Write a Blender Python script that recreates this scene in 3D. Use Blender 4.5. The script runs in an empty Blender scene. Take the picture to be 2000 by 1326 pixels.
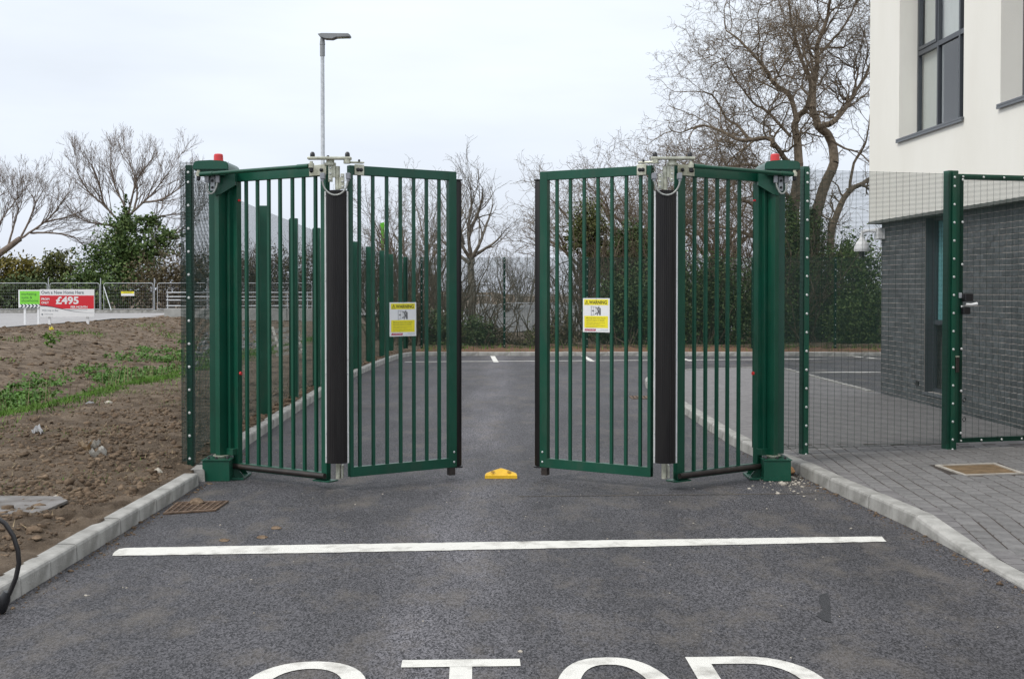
import bpy, bmesh, math, random
import numpy as np
from mathutils import Vector, Matrix

# ------------------------------------------------------------------ camera, world, sun
SC = bpy.context.scene
COL = SC.collection
FPX, CAMZ, PITCH, SLOPE = 2400.0, 1.654, math.radians(1.3), 0.0075
cam_d = bpy.data.cameras.new('camera'); cam = bpy.data.objects.new('camera', cam_d); COL.objects.link(cam)
cam_d.sensor_width = 36.0; cam_d.lens = 36.0*FPX/2000.0
cam_d.shift_y = -45.5/2000.0
cam_d.clip_start = 0.1; cam_d.clip_end = 2000
cam.location = (0, 0, CAMZ); cam.rotation_euler = (math.pi/2-PITCH, 0, 0)
SC.camera = cam

W = bpy.data.worlds.new('World'); SC.world = W; W.use_nodes = True
nt = W.node_tree; nt.nodes.clear()
def N(t, **kw):
    n = nt.nodes.new(t)
    for k, v in kw.items(): setattr(n, k, v)
    return n
SUN_EL, SUN_ROT = math.radians(48), math.radians(235)
out = N('ShaderNodeOutputWorld'); bg = N('ShaderNodeBackground'); bg.inputs[1].default_value = 0.1
sky = N('ShaderNodeTexSky', sky_type='NISHITA'); sky.sun_disc = False
sky.sun_elevation = SUN_EL; sky.sun_rotation = SUN_ROT
tc = N('ShaderNodeTexCoord'); sep = N('ShaderNodeSeparateXYZ')
nt.links.new(tc.outputs['Generated'], sep.inputs[0])
ramp = N('ShaderNodeValToRGB')
ramp.color_ramp.elements[0].position = 0.0;  ramp.color_ramp.elements[0].color = (6.5, 6.95, 7.9, 1)
ramp.color_ramp.elements[1].position = 0.25; ramp.color_ramp.elements[1].color = (8.2, 8.75, 9.4, 1)
e = ramp.color_ramp.elements.new(1.0); e.color = (12.6, 13.0, 13.6, 1)
nt.links.new(sep.outputs['Z'], ramp.inputs[0])
mp = N('ShaderNodeMapping'); mp.inputs['Scale'].default_value = (1.0, 1.0, 4.5)
nz = N('ShaderNodeTexNoise'); nz.inputs['Scale'].default_value = 2.2; nz.inputs['Detail'].default_value = 5; nz.inputs['Roughness'].default_value = 0.5
nt.links.new(tc.outputs['Generated'], mp.inputs[0]); nt.links.new(mp.outputs[0], nz.inputs['Vector'])
mr = N('ShaderNodeMapRange'); mr.inputs[1].default_value = 0.3; mr.inputs[2].default_value = 0.7
mr.inputs[3].default_value = 0.90; mr.inputs[4].default_value = 1.10
nt.links.new(nz.outputs[0], mr.inputs[0])
mul = N('ShaderNodeVectorMath', operation='SCALE')
nt.links.new(ramp.outputs[0], mul.inputs[0]); nt.links.new(mr.outputs[0], mul.inputs['Scale'])
mix = N('ShaderNodeMixRGB'); mix.inputs[0].default_value = 0.92
nt.links.new(sky.outputs[0], mix.inputs[1]); nt.links.new(mul.outputs[0], mix.inputs[2])
nt.links.new(mix.outputs[0], bg.inputs[0]); nt.links.new(bg.outputs[0], out.inputs[0])

sun_d = bpy.data.lights.new('sun', 'SUN'); sun_d.energy = 1.5; sun_d.angle = math.radians(13); sun_d.color = (1.0, 0.96, 0.90)
sun = bpy.data.objects.new('sun', sun_d); COL.objects.link(sun)
sun.rotation_euler = (math.pi/2-SUN_EL, 0, -(SUN_ROT-math.pi)); sun.location = (-8, -8, 20)
SC.view_settings.view_transform = 'Standard'; SC.view_settings.look = 'None'
SC.view_settings.exposure = 0.28; SC.view_settings.gamma = 1.0
try: SC.view_settings.use_curve_mapping = False
except Exception: pass

# ------------------------------------------------------------------ helpers
R = random.Random(7)
def gz(Y): return -SLOPE*min(Y, 42.0)
def ray(px, py):
    cx, cy = (px-1000)/FPX, (617.5-py)/FPX
    s, c = math.sin(PITCH), math.cos(PITCH)
    return Vector((cx, c+cy*s, -s+cy*c))
def G(px, py, h=0.0):                      # pixel of the photograph -> point on the sloping ground (h above it)
    d = ray(px, py); t = (h-CAMZ)/(d.z+SLOPE*d.y)
    return Vector((0, 0, CAMZ))+d*t
def D(px, py, Y):                          # pixel -> point at a distance
    d = ray(px, py); return Vector((0, 0, CAMZ))+d*(Y/d.y)

def tag(o, label=None, cat=None, group=None, kind=None):
    if label: o['label'] = label
    if cat: o['category'] = cat
    if group: o['group'] = group
    if kind: o['kind'] = kind
    return o
def thing(name, label, cat, loc, group=None):
    o = bpy.data.objects.new(name, None); COL.objects.link(o); o.location = loc; o.empty_display_size = 0.2
    return tag(o, label, cat, group)
def wloc(o):
    v = Vector(o.location)
    while o.parent: o = o.parent; v = v+Vector(o.location)
    return v
def link(name, me, parent=None, loc=(0, 0, 0)):
    o = bpy.data.objects.new(name, me); COL.objects.link(o); o.location = loc
    if parent: o.parent = parent
    return o
def obj(name, bm, m, parent=None, smooth=False, recalc=True):
    """bm is in world coordinates; the object sits at its parent's place"""
    if recalc: bmesh.ops.recalc_face_normals(bm, faces=bm.faces[:])
    if parent:
        bmesh.ops.translate(bm, verts=bm.verts[:], vec=-wloc(parent))
        off = Vector((0, 0, 0))
    else:
        cs = [v.co for v in bm.verts]
        off = Vector(((min(c.x for c in cs)+max(c.x for c in cs))/2, (min(c.y for c in cs)+max(c.y for c in cs))/2, min(c.z for c in cs)))
        bmesh.ops.translate(bm, verts=bm.verts[:], vec=-off)
    me = bpy.data.meshes.new(name); bm.to_mesh(me); bm.free()
    me.materials.append(m)
    if smooth:
        for p in me.polygons: p.use_smooth = True
        if smooth != 'all':
            try: me.set_sharp_from_angle(angle=math.radians(35))
            except Exception: pass
    return link(name, me, parent, off)
def npmesh(name, V, Fc, m, parent=None, k=4, smooth=False, origin=None):
    V = np.asarray(V, dtype=np.float32).reshape(-1, 3); Fc = np.asarray(Fc, dtype=np.int32).reshape(-1, k)
    o_ = np.array(wloc(parent) if parent else (origin if origin is not None else (0, 0, 0)), dtype=np.float32)
    me = bpy.data.meshes.new(name)
    me.vertices.add(len(V)); me.vertices.foreach_set('co', (V-o_).ravel())
    me.loops.add(len(Fc)*k); me.loops.foreach_set('vertex_index', Fc.ravel())
    me.polygons.add(len(Fc)); me.polygons.foreach_set('loop_start', np.arange(0, len(Fc)*k, k, dtype=np.int32))
    try: me.polygons.foreach_set('loop_total', np.full(len(Fc), k, dtype=np.int32))
    except Exception: pass
    me.update(calc_edges=True); me.validate()
    if smooth: me.polygons.foreach_set('use_smooth', np.ones(len(Fc), dtype=bool))
    me.materials.append(m)
    return link(name, me, parent, (0, 0, 0) if parent else tuple(o_))
def BM(): return bmesh.new()
def box(bm, c, s, M=None, bev=0.0):
    """box of size s centred on c; M: 3x3 turning its axes"""
    hx, hy, hz = s[0]/2, s[1]/2, s[2]/2
    vs = []
    for z in (-hz, hz):
        for x, y in ((-hx, -hy), (hx, -hy), (hx, hy), (-hx, hy)):
            v = Vector((x, y, z))
            if M is not None: v = M @ v
            vs.append(bm.verts.new(v+Vector(c)))
    fs = [bm.faces.new([vs[i] for i in q]) for q in ((3, 2, 1, 0), (4, 5, 6, 7), (0, 1, 5, 4), (1, 2, 6, 5), (2, 3, 7, 6), (3, 0, 4, 7))]
    if bev > 0:
        es = list({e for f in fs for e in f.edges})
        bmesh.ops.bevel(bm, geom=es, offset=bev, segments=2, profile=0.5, affect='EDGES')
    return bm
def box2(bm, x0, x1, y0, y1, z0, z1, bev=0.0):
    return box(bm, ((x0+x1)/2, (y0+y1)/2, (z0+z1)/2), (abs(x1-x0), abs(y1-y0), abs(z1-z0)), None, bev)
def tube(bm, pts, rad, n=8, cap=True):
    pts = [Vector(p) for p in pts]
    if not isinstance(rad, (list, tuple)): rad = [rad]*len(pts)
    prev = None; rings = []
    for i, p in enumerate(pts):
        t = (pts[min(i+1, len(pts)-1)]-pts[max(i-1, 0)]).normalized()
        if prev is None:
            a = t.orthogonal().normalized()
        else:
            a = (prev-t*prev.dot(t))
            a = a.normalized() if a.length > 1e-6 else t.orthogonal().normalized()
        prev = a; b = t.cross(a)
        rings.append([bm.verts.new(p+(a*math.cos(2*math.pi*j/n)+b*math.sin(2*math.pi*j/n))*rad[i]) for j in range(n)])
    for i in range(len(rings)-1):
        for j in range(n):
            bm.faces.new((rings[i][j], rings[i][(j+1) % n], rings[i+1][(j+1) % n], rings[i+1][j]))
    if cap:
        bm.faces.new(rings[0][::-1]); bm.faces.new(rings[-1])
    return bm
def lathe(bm, c, prof, n=16, axis=None):
    """prof: (radius, height) list turned about axis through c"""
    M = Vector((0, 0, 1)).rotation_difference(Vector(axis)).to_matrix() if axis else Matrix.Identity(3)
    rings = []
    for r, z in prof:
        rings.append([bm.verts.new(M @ Vector((max(r, 1e-4)*math.cos(2*math.pi*j/n), max(r, 1e-4)*math.sin(2*math.pi*j/n), z))+Vector(c)) for j in range(n)])
    for i in range(len(rings)-1):
        for j in range(n): bm.faces.new((rings[i][j], rings[i][(j+1) % n], rings[i+1][(j+1) % n], rings[i+1][j]))
    bm.faces.new(rings[0][::-1]); bm.faces.new(rings[-1])
    return bm
def prism(bm, poly, f, d):
    """polygon (list of 3D points) pushed along vector d"""
    a = [bm.verts.new(Vector(p)) for p in poly]; b = [bm.verts.new(Vector(p)+Vector(d)) for p in poly]
    n = len(a)
    bm.faces.new(a[::-1]); bm.faces.new(b)
    for i in range(n): bm.faces.new((a[i], a[(i+1) % n], b[(i+1) % n], b[i]))
    return bm
def segmesh(S, k=3):
    """many tapered sticks at once: rows x0 y0 z0 r0 x1 y1 z1 r1 -> verts, quads"""
    S = np.asarray(S, dtype=np.float64)
    p0, r0, p1, r1 = S[:, 0:3], S[:, 3:4], S[:, 4:7], S[:, 7:8]
    d = p1-p0; d /= np.maximum(np.linalg.norm(d, axis=1, keepdims=True), 1e-9)
    ref = np.where(np.abs(d[:, 2:3]) > 0.9, np.array([[1.0, 0, 0]]), np.array([[0, 0, 1.0]]))
    a = np.cross(d, ref); a /= np.maximum(np.linalg.norm(a, axis=1, keepdims=True), 1e-9)
    b = np.cross(d, a)
    V = np.zeros((len(S), 2*k, 3))
    for j in range(k):
        q = a*math.cos(2*math.pi*j/k)+b*math.sin(2*math.pi*j/k)
        V[:, j] = p0+q*r0; V[:, k+j] = p1+q*r1
    base = (np.arange(len(S))*2*k)[:, None]
    Fq = np.concatenate([base+np.array([[j, (j+1) % k, k+(j+1) % k, k+j]]) for j in range(k)], axis=1)
    return V.reshape(-1, 3), Fq.reshape(-1, 4)
_lat = {}
def vnoise(x, y, seed=0):
    if seed not in _lat: _lat[seed] = np.random.RandomState(seed).rand(256, 256)
    L = _lat[seed]; xi = np.floor(x).astype(int); yi = np.floor(y).astype(int); fx = x-xi; fy = y-yi
    fx = fx*fx*(3-2*fx); fy = fy*fy*(3-2*fy)
    g = lambda i, j: L[(xi+i) % 256, (yi+j) % 256]
    return (g(0, 0)*(1-fx)+g(1, 0)*fx)*(1-fy)+(g(0, 1)*(1-fx)+g(1, 1)*fx)*fy
def fbm(x, y, seed=0, oct=4, gain=0.5):
    s = 0; a = 1; t = 0
    for o in range(oct):
        s = s+a*vnoise(x*2**o+o*13.7, y*2**o+o*7.1, seed+o); t += a; a *= gain
    return s/t-0.5

# ------------------------------------------------------------------ materials
def newmat(name):
    m = bpy.data.materials.new(name); m.use_nodes = True
    t = m.node_tree; b = t.nodes['Principled BSDF']
    return m, t, b
def setb(b, **kw):
    for k, v in kw.items():
        if k in b.inputs: b.inputs[k].default_value = v
def mat(name, c1, c2=None, rough=0.6, scale=6.0, metal=0.0, bump=0.0, bscale=60.0, spec=0.5, detail=5, isl=0.0, ramp=(0.35, 0.65), coat=0.0, objr=0.0, aniso=None):
    """two colours mixed by noise, optional fine bump and per-piece variation"""
    m, t, b = newmat(name); c2 = c2 or c1
    n = t.nodes; L = t.links
    tc = n.new('ShaderNodeTexCoord'); src = tc.outputs['Object']
    if aniso:
        mpn = n.new('ShaderNodeMapping'); mpn.inputs['Scale'].default_value = aniso; L.new(src, mpn.inputs[0]); src = mpn.outputs[0]
    nz = n.new('ShaderNodeTexNoise'); nz.inputs['Scale'].default_value = scale; nz.inputs['Detail'].default_value = detail
    nz.inputs['Roughness'].default_value = 0.62
    L.new(src, nz.inputs['Vector'])
    cr = n.new('ShaderNodeValToRGB'); cr.color_ramp.elements[0].position = ramp[0]; cr.color_ramp.elements[1].position = ramp[1]
    cr.color_ramp.elements[0].color = (*c1, 1); cr.color_ramp.elements[1].color = (*c2, 1)
    L.new(nz.outputs['Fac'], cr.inputs[0]); col = cr.outputs[0]
    if isl or objr:
        if isl:
            g = n.new('ShaderNodeNewGeometry'); rnd = g.outputs['Random Per Island']; amt = isl
        else:
            g = n.new('ShaderNodeObjectInfo'); rnd = g.outputs['Random']; amt = objr
        mr = n.new('ShaderNodeMapRange'); mr.inputs[3].default_value = 1-amt; mr.inputs[4].default_value = 1+amt
        L.new(rnd, mr.inputs[0])
        vm = n.new('ShaderNodeVectorMath'); vm.operation = 'SCALE'; L.new(col, vm.inputs[0]); L.new(mr.outputs[0], vm.inputs['Scale']); col = vm.outputs[0]
    L.new(col, b.inputs['Base Color'])
    setb(b, Roughness=rough, Metallic=metal); setb(b, **{'Specular IOR Level': spec, 'Coat Weight': coat, 'Coat Roughness': 0.15})
    if bump:
        n2 = n.new('ShaderNodeTexNoise'); n2.inputs['Scale'].default_value = bscale; n2.inputs['Detail'].default_value = 4
        L.new(src, n2.inputs['Vector'])
        bp = n.new('ShaderNodeBump'); bp.inputs['Strength'].default_value = bump; bp.inputs['Distance'].default_value = 0.01
        L.new(n2.outputs['Fac'], bp.inputs['Height']); L.new(bp.outputs[0], b.inputs['Normal'])
    return m

M = {}
M['green'] = mat('green_paint', (0.003, 0.056, 0.031), (0.0055, 0.076, 0.044), rough=0.36, scale=2.2, bump=0.03, bscale=150, coat=0.12, spec=0.4, detail=8)
def dusty(m, amt=.30, col=(0.085, 0.08, 0.062), scale=5.0):
    t = m.node_tree; n = t.nodes; L = t.links; b = n['Principled BSDF']; src = b.inputs['Base Color'].links[0].from_socket
    tc = n.new('ShaderNodeTexCoord'); nz = n.new('ShaderNodeTexNoise'); nz.inputs['Scale'].default_value = scale; nz.inputs['Detail'].default_value = 12; nz.inputs['Roughness'].default_value = 0.75
    mp = n.new('ShaderNodeMapping'); mp.inputs['Scale'].default_value = (1, 1, .3); L.new(tc.outputs['Object'], mp.inputs[0]); L.new(mp.outputs[0], nz.inputs['Vector'])
    mr = n.new('ShaderNodeMapRange'); mr.inputs[1].default_value = .50; mr.inputs[2].default_value = .78; mr.inputs[4].default_value = amt; L.new(nz.outputs[0], mr.inputs[0])
    mx = n.new('ShaderNodeMixRGB'); mx.inputs[2].default_value = (*col, 1); L.new(mr.outputs[0], mx.inputs[0]); L.new(src, mx.inputs[1]); L.new(mx.outputs[0], b.inputs['Base Color'])
    r = n.new('ShaderNodeMapRange'); r.inputs[3].default_value = b.inputs['Roughness'].default_value; r.inputs[4].default_value = .6; r.inputs[2].default_value = amt; L.new(mr.outputs[0], r.inputs[0]); L.new(r.outputs[0], b.inputs['Roughness'])
dusty(M['green'])
M['green2'] = mat('green_mesh_paint', (0.0025, 0.022, 0.015), (0.004, 0.03, 0.021), rough=0.55, scale=3, spec=0.3)
M['galv'] = mat('galvanised_steel', (0.34, 0.34, 0.26), (0.62, 0.62, 0.51), rough=0.4, scale=16, metal=0.5, bump=0.08, detail=8)
M['galv_dull'] = mat('dull_galvanised', (0.42, 0.44, 0.46), (0.58, 0.60, 0.62), rough=0.5, scale=20, metal=0.3)
M['strip'] = mat('aluminium_strip', (0.62, 0.62, 0.60), (0.74, 0.74, 0.72), rough=0.4, scale=5, metal=0.3)
M['rubber'] = mat('black_rubber', (0.0065, 0.0055, 0.006), (0.014, 0.0125, 0.012), rough=0.42, scale=2.5, aniso=(8, 8, 0.6), spec=0.35)
M['cap'] = mat('black_plastic', (0.012, 0.012, 0.014), rough=0.35)
M['tubeblk'] = mat('worn_black_tube', (0.022, 0.017, 0.015), (0.05, 0.038, 0.03), rough=0.45, scale=9, ramp=(0.45, 0.75))
M['conduit'] = mat('grey_conduit', (0.30, 0.31, 0.29), (0.46, 0.46, 0.43), rough=0.35, scale=60, metal=0.5)
M['fitting'] = mat('grey_fitting', (0.22, 0.23, 0.25), (0.30, 0.31, 0.33), rough=0.45)
M['red'] = mat('red_lens', (0.55, 0.012, 0.016), (0.65, 0.02, 0.02), rough=0.25, scale=20, coat=0.5)
M['bolt'] = mat('zinc_bolt', (0.58, 0.60, 0.58), (0.70, 0.72, 0.70), rough=0.35, metal=0.4)
M['kerb'] = mat('kerb_concrete', (0.155, 0.15, 0.135), (0.38, 0.37, 0.345), rough=0.9, scale=4.5, bump=0.35, bscale=70, objr=0.06, ramp=(0.28, 0.62), detail=10)
M['soil'] = mat('soil', (0.055, 0.036, 0.023), (0.13, 0.092, 0.062), rough=0.95, scale=2.2, bump=0.9, bscale=28, spec=0.15, detail=9, ramp=(0.33, 0.68))
M['clod'] = mat('soil_clods', (0.085, 0.058, 0.038), (0.20, 0.146, 0.10), rough=0.95, scale=9, bump=0.8, bscale=60, spec=0.15, isl=0.22)
M['stone'] = mat('pale_stone', (0.30, 0.27, 0.22), (0.46, 0.42, 0.36), rough=0.85, scale=30, bump=0.3, isl=0.2)
M['white_line'] = mat('white_road_paint', (0.36, 0.345, 0.31), (0.66, 0.645, 0.595), rough=0.75, scale=7, bump=0.6, bscale=150, detail=12, ramp=(0.28, 0.50))
M['white'] = mat('white_plastic', (0.74, 0.74, 0.74), (0.78, 0.78, 0.78), rough=0.4)
M['yellow'] = mat('yellow_plastic', (0.74, 0.42, 0.012), (0.82, 0.50, 0.02), rough=0.45, scale=25, bump=0.1)
M['sign_yellow'] = mat('sign_yellow', (0.80, 0.70, 0.02), rough=0.4)
M['sign_black'] = mat('sign_black', (0.02, 0.02, 0.022), rough=0.5)
M['sign_grey'] = mat('sign_grey', (0.16, 0.15, 0.06), rough=0.5)
M['crimson'] = mat('crimson_print', (0.42, 0.008, 0.06), rough=0.4)
M['sign_red'] = mat('sign_red', (0.62, 0.018, 0.03), rough=0.4)
M['sign_green'] = mat('sign_green', (0.20, 0.62, 0.05), rough=0.4)
M['dk_green'] = mat('dark_green_print', (0.03, 0.12, 0.03), rough=0.4)
M['slate_txt'] = mat('grey_print', (0.16, 0.19, 0.21), rough=0.4)
M['navy'] = mat('navy_print', (0.02, 0.035, 0.06), rough=0.4)
M['render'] = mat('white_render', (0.79, 0.765, 0.69), (0.84, 0.818, 0.75), rough=0.9, scale=0.7, aniso=(1, 1, 0.35), bump=0.3, bscale=160, spec=0.2)
M['soffit'] = mat('soffit_flashing', (0.10, 0.105, 0.09), (0.15, 0.155, 0.14), rough=0.6)
M['mortar'] = mat('mortar', (0.22, 0.20, 0.185), (0.33, 0.305, 0.28), rough=0.95, scale=12)
M['brick'] = mat('blue_grey_brick', (0.062, 0.068, 0.072), (0.102, 0.110, 0.114), rough=0.65, scale=18, objr=0.25, bump=0.2)
M['brick_i'] = mat('blue_grey_brick_far', (0.062, 0.068, 0.072), (0.102, 0.110, 0.114), rough=0.65, scale=18, isl=0.25, bump=0.2)
M['frame'] = mat('anthracite_frame', (0.055, 0.062, 0.072), rough=0.4)
M['sill'] = mat('grey_sill', (0.11, 0.12, 0.13), rough=0.4)
M['room_shade'] = mat('window_room_shade', (0.03, 0.032, 0.033), rough=0.9)  # near-black colour stands in for the unlit room behind a pane
M['blind'] = mat('window_blind', (0.55, 0.54, 0.49), (0.62, 0.61, 0.56), rough=0.8, scale=4, aniso=(1, 30, 1))
M['teal'] = mat('teal_blind', (0.20, 0.50, 0.50), (0.26, 0.56, 0.56), rough=0.7)
M['paver'] = mat('grey_paver', (0.118, 0.114, 0.112), (0.18, 0.174, 0.169), rough=0.85, scale=9, bump=0.3, bscale=120, objr=0.13)
M['paver_i'] = mat('grey_paver_far', (0.125, 0.118, 0.118), (0.185, 0.176, 0.173), rough=0.85, scale=9, bump=0.3, bscale=120, isl=0.10)
M['joint'] = mat('joint_sand', (0.028, 0.021, 0.017), (0.055, 0.041, 0.032), rough=0.95, scale=20)
M['rust'] = mat('rusty_iron', (0.06, 0.036, 0.022), (0.17, 0.11, 0.07), rough=0.8, scale=14, bump=0.3)
M['dark'] = mat('drain_shade_black', (0.008, 0.007, 0.006), rough=0.9)  # near-black colour in place of the shade inside the drains
M['cover'] = mat('brown_cover_infill', (0.10, 0.065, 0.03), (0.20, 0.13, 0.065), rough=0.9, scale=7, bump=0.5, bscale=80)
M['pale_conc'] = mat('pale_concrete', (0.34, 0.31, 0.27), (0.46, 0.43, 0.38), rough=0.9, scale=8, bump=0.3)
M['concrete'] = mat('concrete_wall', (0.30, 0.30, 0.285), (0.40, 0.40, 0.38), rough=0.9, scale=2)
M['steel_pl'] = mat('muddy_steel_plate', (0.09, 0.075, 0.062), (0.20, 0.188, 0.178), rough=0.7, scale=5, metal=0.2)
M['far_road'] = mat('pale_road', (0.26, 0.25, 0.25), (0.33, 0.32, 0.315), rough=0.9, scale=1)
M['bark'] = mat('bark', (0.12, 0.094, 0.066), (0.24, 0.19, 0.138), rough=0.9, scale=7, spec=0.2)
M['bark_red'] = mat('bark_reddish', (0.15, 0.118, 0.095), (0.26, 0.21, 0.175), rough=0.9, scale=4, spec=0.2)
M['bark_grey'] = mat('bark_grey', (0.12, 0.105, 0.085), (0.22, 0.195, 0.16), rough=0.9, scale=5, spec=0.2)
M['timber'] = mat('weathered_timber', (0.28, 0.26, 0.23), (0.42, 0.40, 0.36), rough=0.9, scale=10, aniso=(1, 1, 12))
M['blade'] = mat('grass_blades', (0.05, 0.115, 0.012), (0.105, 0.20, 0.028), rough=0.7, scale=1.5, isl=0.3, spec=0.2)
M['straw'] = mat('dry_stalks', (0.20, 0.15, 0.085), (0.32, 0.25, 0.15), rough=0.9, isl=0.2)
M['litter'] = mat('leaf_litter', (0.07, 0.036, 0.018), (0.16, 0.085, 0.045), rough=0.95, scale=25, bump=0.7, bscale=70, detail=8)
M['gravel'] = mat('grey_gravel', (0.12, 0.122, 0.126), (0.27, 0.27, 0.265), rough=0.95, scale=9, bump=0.8, bscale=20, detail=8)
M['lamp_head'] = mat('lamp_head_grey', (0.20, 0.21, 0.215), (0.26, 0.27, 0.275), rough=0.45)
M['cable'] = mat('black_cable', (0.012, 0.011, 0.012), (0.022, 0.02, 0.02), rough=0.4)
def leafmat(name, c1, c2):
    m, t, b = newmat(name); n = t.nodes; L = t.links
    g = n.new('ShaderNodeNewGeometry'); cr = n.new('ShaderNodeValToRGB')
    cr.color_ramp.elements[0].color = (*c1, 1); cr.color_ramp.elements[1].color = (*c2, 1)
    L.new(g.outputs['Random Per Island'], cr.inputs[0]); L.new(cr.outputs[0], b.inputs['Base Color'])
    setb(b, Roughness=0.55); setb(b, **{'Specular IOR Level': 0.25})
    return m
M['ivy'] = leafmat('ivy_leaves', (0.028, 0.064, 0.015), (0.12, 0.17, 0.048))
M['dkleaf'] = leafmat('dark_leaves', (0.026, 0.052, 0.016), (0.10, 0.135, 0.045))
M['olive'] = leafmat('olive_leaves', (0.05, 0.068, 0.018), (0.115, 0.115, 0.035))
M['yleaf'] = leafmat('yellow_leaves', (0.09, 0.085, 0.02), (0.20, 0.16, 0.03))
M['brleaf'] = leafmat('brown_leaves', (0.055, 0.042, 0.022), (0.105, 0.082, 0.036))
M['orange'] = mat('orange_brick', (0.38, 0.19, 0.08), (0.48, 0.27, 0.13), rough=0.9, scale=20)
M['weed'] = leafmat('weed_leaves', (0.045, 0.11, 0.016), (0.10, 0.20, 0.035))
M['asph_dark'] = mat('dark_patch', (0.008, 0.008, 0.0095), (0.035, 0.035, 0.038), rough=0.75, scale=70, bump=0.4, bscale=120)
M['dust'] = mat('dusty_seam', (0.045, 0.041, 0.038), (0.16, 0.135, 0.105), rough=0.95, scale=5, detail=9)
M['leaf_y'] = leafmat('bright_leaves', (0.06, 0.13, 0.02), (0.12, 0.22, 0.03))
M['twig'] = mat('twigs', (0.075, 0.058, 0.040), (0.14, 0.112, 0.080), rough=0.9, scale=3, spec=0.15)

def asphalt():
    m, t, b = newmat('asphalt'); n = t.nodes; L = t.links
    tc = n.new('ShaderNodeTexCoord'); src = tc.outputs['Object']
    vo = n.new('ShaderNodeTexVoronoi'); vo.inputs['Scale'].default_value = 150; mpv = n.new('ShaderNodeMapping'); mpv.inputs['Scale'].default_value = (1, 0.42, 1); L.new(src, mpv.inputs[0]); L.new(mpv.outputs[0], vo.inputs['Vector'])
    ag = n.new('ShaderNodeValToRGB'); ag.color_ramp.elements[0].color = (0.011, 0.0105, 0.0125, 1); ag.color_ramp.elements[1].color = (0.100, 0.096, 0.103, 1)
    ag.color_ramp.elements[0].position = 0.1; ag.color_ramp.elements[1].position = 0.95
    sepc = n.new('ShaderNodeSeparateColor'); L.new(vo.outputs['Color'], sepc.inputs[0]); L.new(sepc.outputs[0], ag.inputs[0])
    n2 = n.new('ShaderNodeTexNoise'); n2.inputs['Scale'].default_value = 0.9; n2.inputs['Detail'].default_value = 7; n2.inputs['Roughness'].default_value = 0.6
    mp = n.new('ShaderNodeMapping'); mp.inputs['Scale'].default_value = (1.2, 0.5, 1); L.new(src, mp.inputs[0]); L.new(mp.outputs[0], n2.inputs['Vector'])
    r2 = n.new('ShaderNodeMapRange'); r2.inputs[1].default_value = 0.3; r2.inputs[2].default_value = 0.7; r2.inputs[3].default_value = 0.66; r2.inputs[4].default_value = 1.36
    L.new(n2.outputs[0], r2.inputs[0])
    sc = n.new('ShaderNodeVectorMath'); sc.operation = 'SCALE'; L.new(ag.outputs[0], sc.inputs[0]); L.new(r2.outputs[0], sc.inputs['Scale'])
    # pale dust and mud tracked through the gateway
    n3 = n.new('ShaderNodeTexNoise'); n3.inputs['Scale'].default_value = 1.7; n3.inputs['Detail'].default_value = 9; n3.inputs['Roughness'].default_value = 0.72
    mp3 = n.new('ShaderNodeMapping'); mp3.inputs['Scale'].default_value = (1.5, 0.8, 1); mp3.inputs['Location'].default_value = (3.1, 7.7, 0)
    L.new(src, mp3.inputs[0]); L.new(mp3.outputs[0], n3.inputs['Vector'])
    r3 = n.new('ShaderNodeMapRange'); r3.inputs[1].default_value = 0.50; r3.inputs[2].default_value = 0.74; r3.inputs[3].default_value = 0.0; r3.inputs[4].default_value = 0.8
    L.new(n3.outputs[0], r3.inputs[0])
    mx = n.new('ShaderNodeMixRGB'); mx.inputs[2].default_value = (0.125, 0.108, 0.09, 1)
    # wheel paths: a paler scuffed band between them, worn along the direction of travel
    sx = n.new('ShaderNodeSeparateXYZ'); L.new(src, sx.inputs[0])
    wn = n.new('ShaderNodeTexNoise'); wn.inputs['Scale'].default_value = 1.3; wn.inputs['Detail'].default_value = 6; mpw = n.new('ShaderNodeMapping'); mpw.inputs['Scale'].default_value = (2.2, 0.35, 1); L.new(src, mpw.inputs[0]); L.new(mpw.outputs[0], wn.inputs['Vector'])
    wo = n.new('ShaderNodeMath'); wo.operation = 'MULTIPLY_ADD'; wo.inputs[1].default_value = 0.9; wo.inputs[2].default_value = -0.10; L.new(wn.outputs[0], wo.inputs[0])
    xx = n.new('ShaderNodeMath'); xx.operation = 'ADD'; L.new(sx.outputs['X'], xx.inputs[0]); L.new(wo.outputs[0], xx.inputs[1])
    ab = n.new('ShaderNodeMath'); ab.operation = 'ABSOLUTE'; L.new(xx.outputs[0], ab.inputs[0])
    wm = n.new('ShaderNodeMapRange'); wm.interpolation_type = 'SMOOTHSTEP'; wm.inputs[1].default_value = 0.0; wm.inputs[2].default_value = 0.55; wm.inputs[3].default_value = 1.7; wm.inputs[4].default_value = 1.0; L.new(ab.outputs[0], wm.inputs[0])
    s2 = n.new('ShaderNodeVectorMath'); s2.operation = 'SCALE'; L.new(sc.outputs[0], s2.inputs[0]); L.new(wm.outputs[0], s2.inputs['Scale']); sc = s2
    L.new(r3.outputs[0], mx.inputs[0]); L.new(sc.outputs[0], mx.inputs[1]); L.new(mx.outputs[0], b.inputs['Base Color'])
    bp = n.new('ShaderNodeBump'); bp.inputs['Strength'].default_value = 0.6; bp.inputs['Distance'].default_value = 0.006
    L.new(vo.outputs['Distance'], bp.inputs['Height']); L.new(bp.outputs[0], b.inputs['Normal'])
    setb(b, Roughness=0.72); setb(b, **{'Specular IOR Level': 0.4})
    return m
M['asphalt'] = asphalt()
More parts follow.
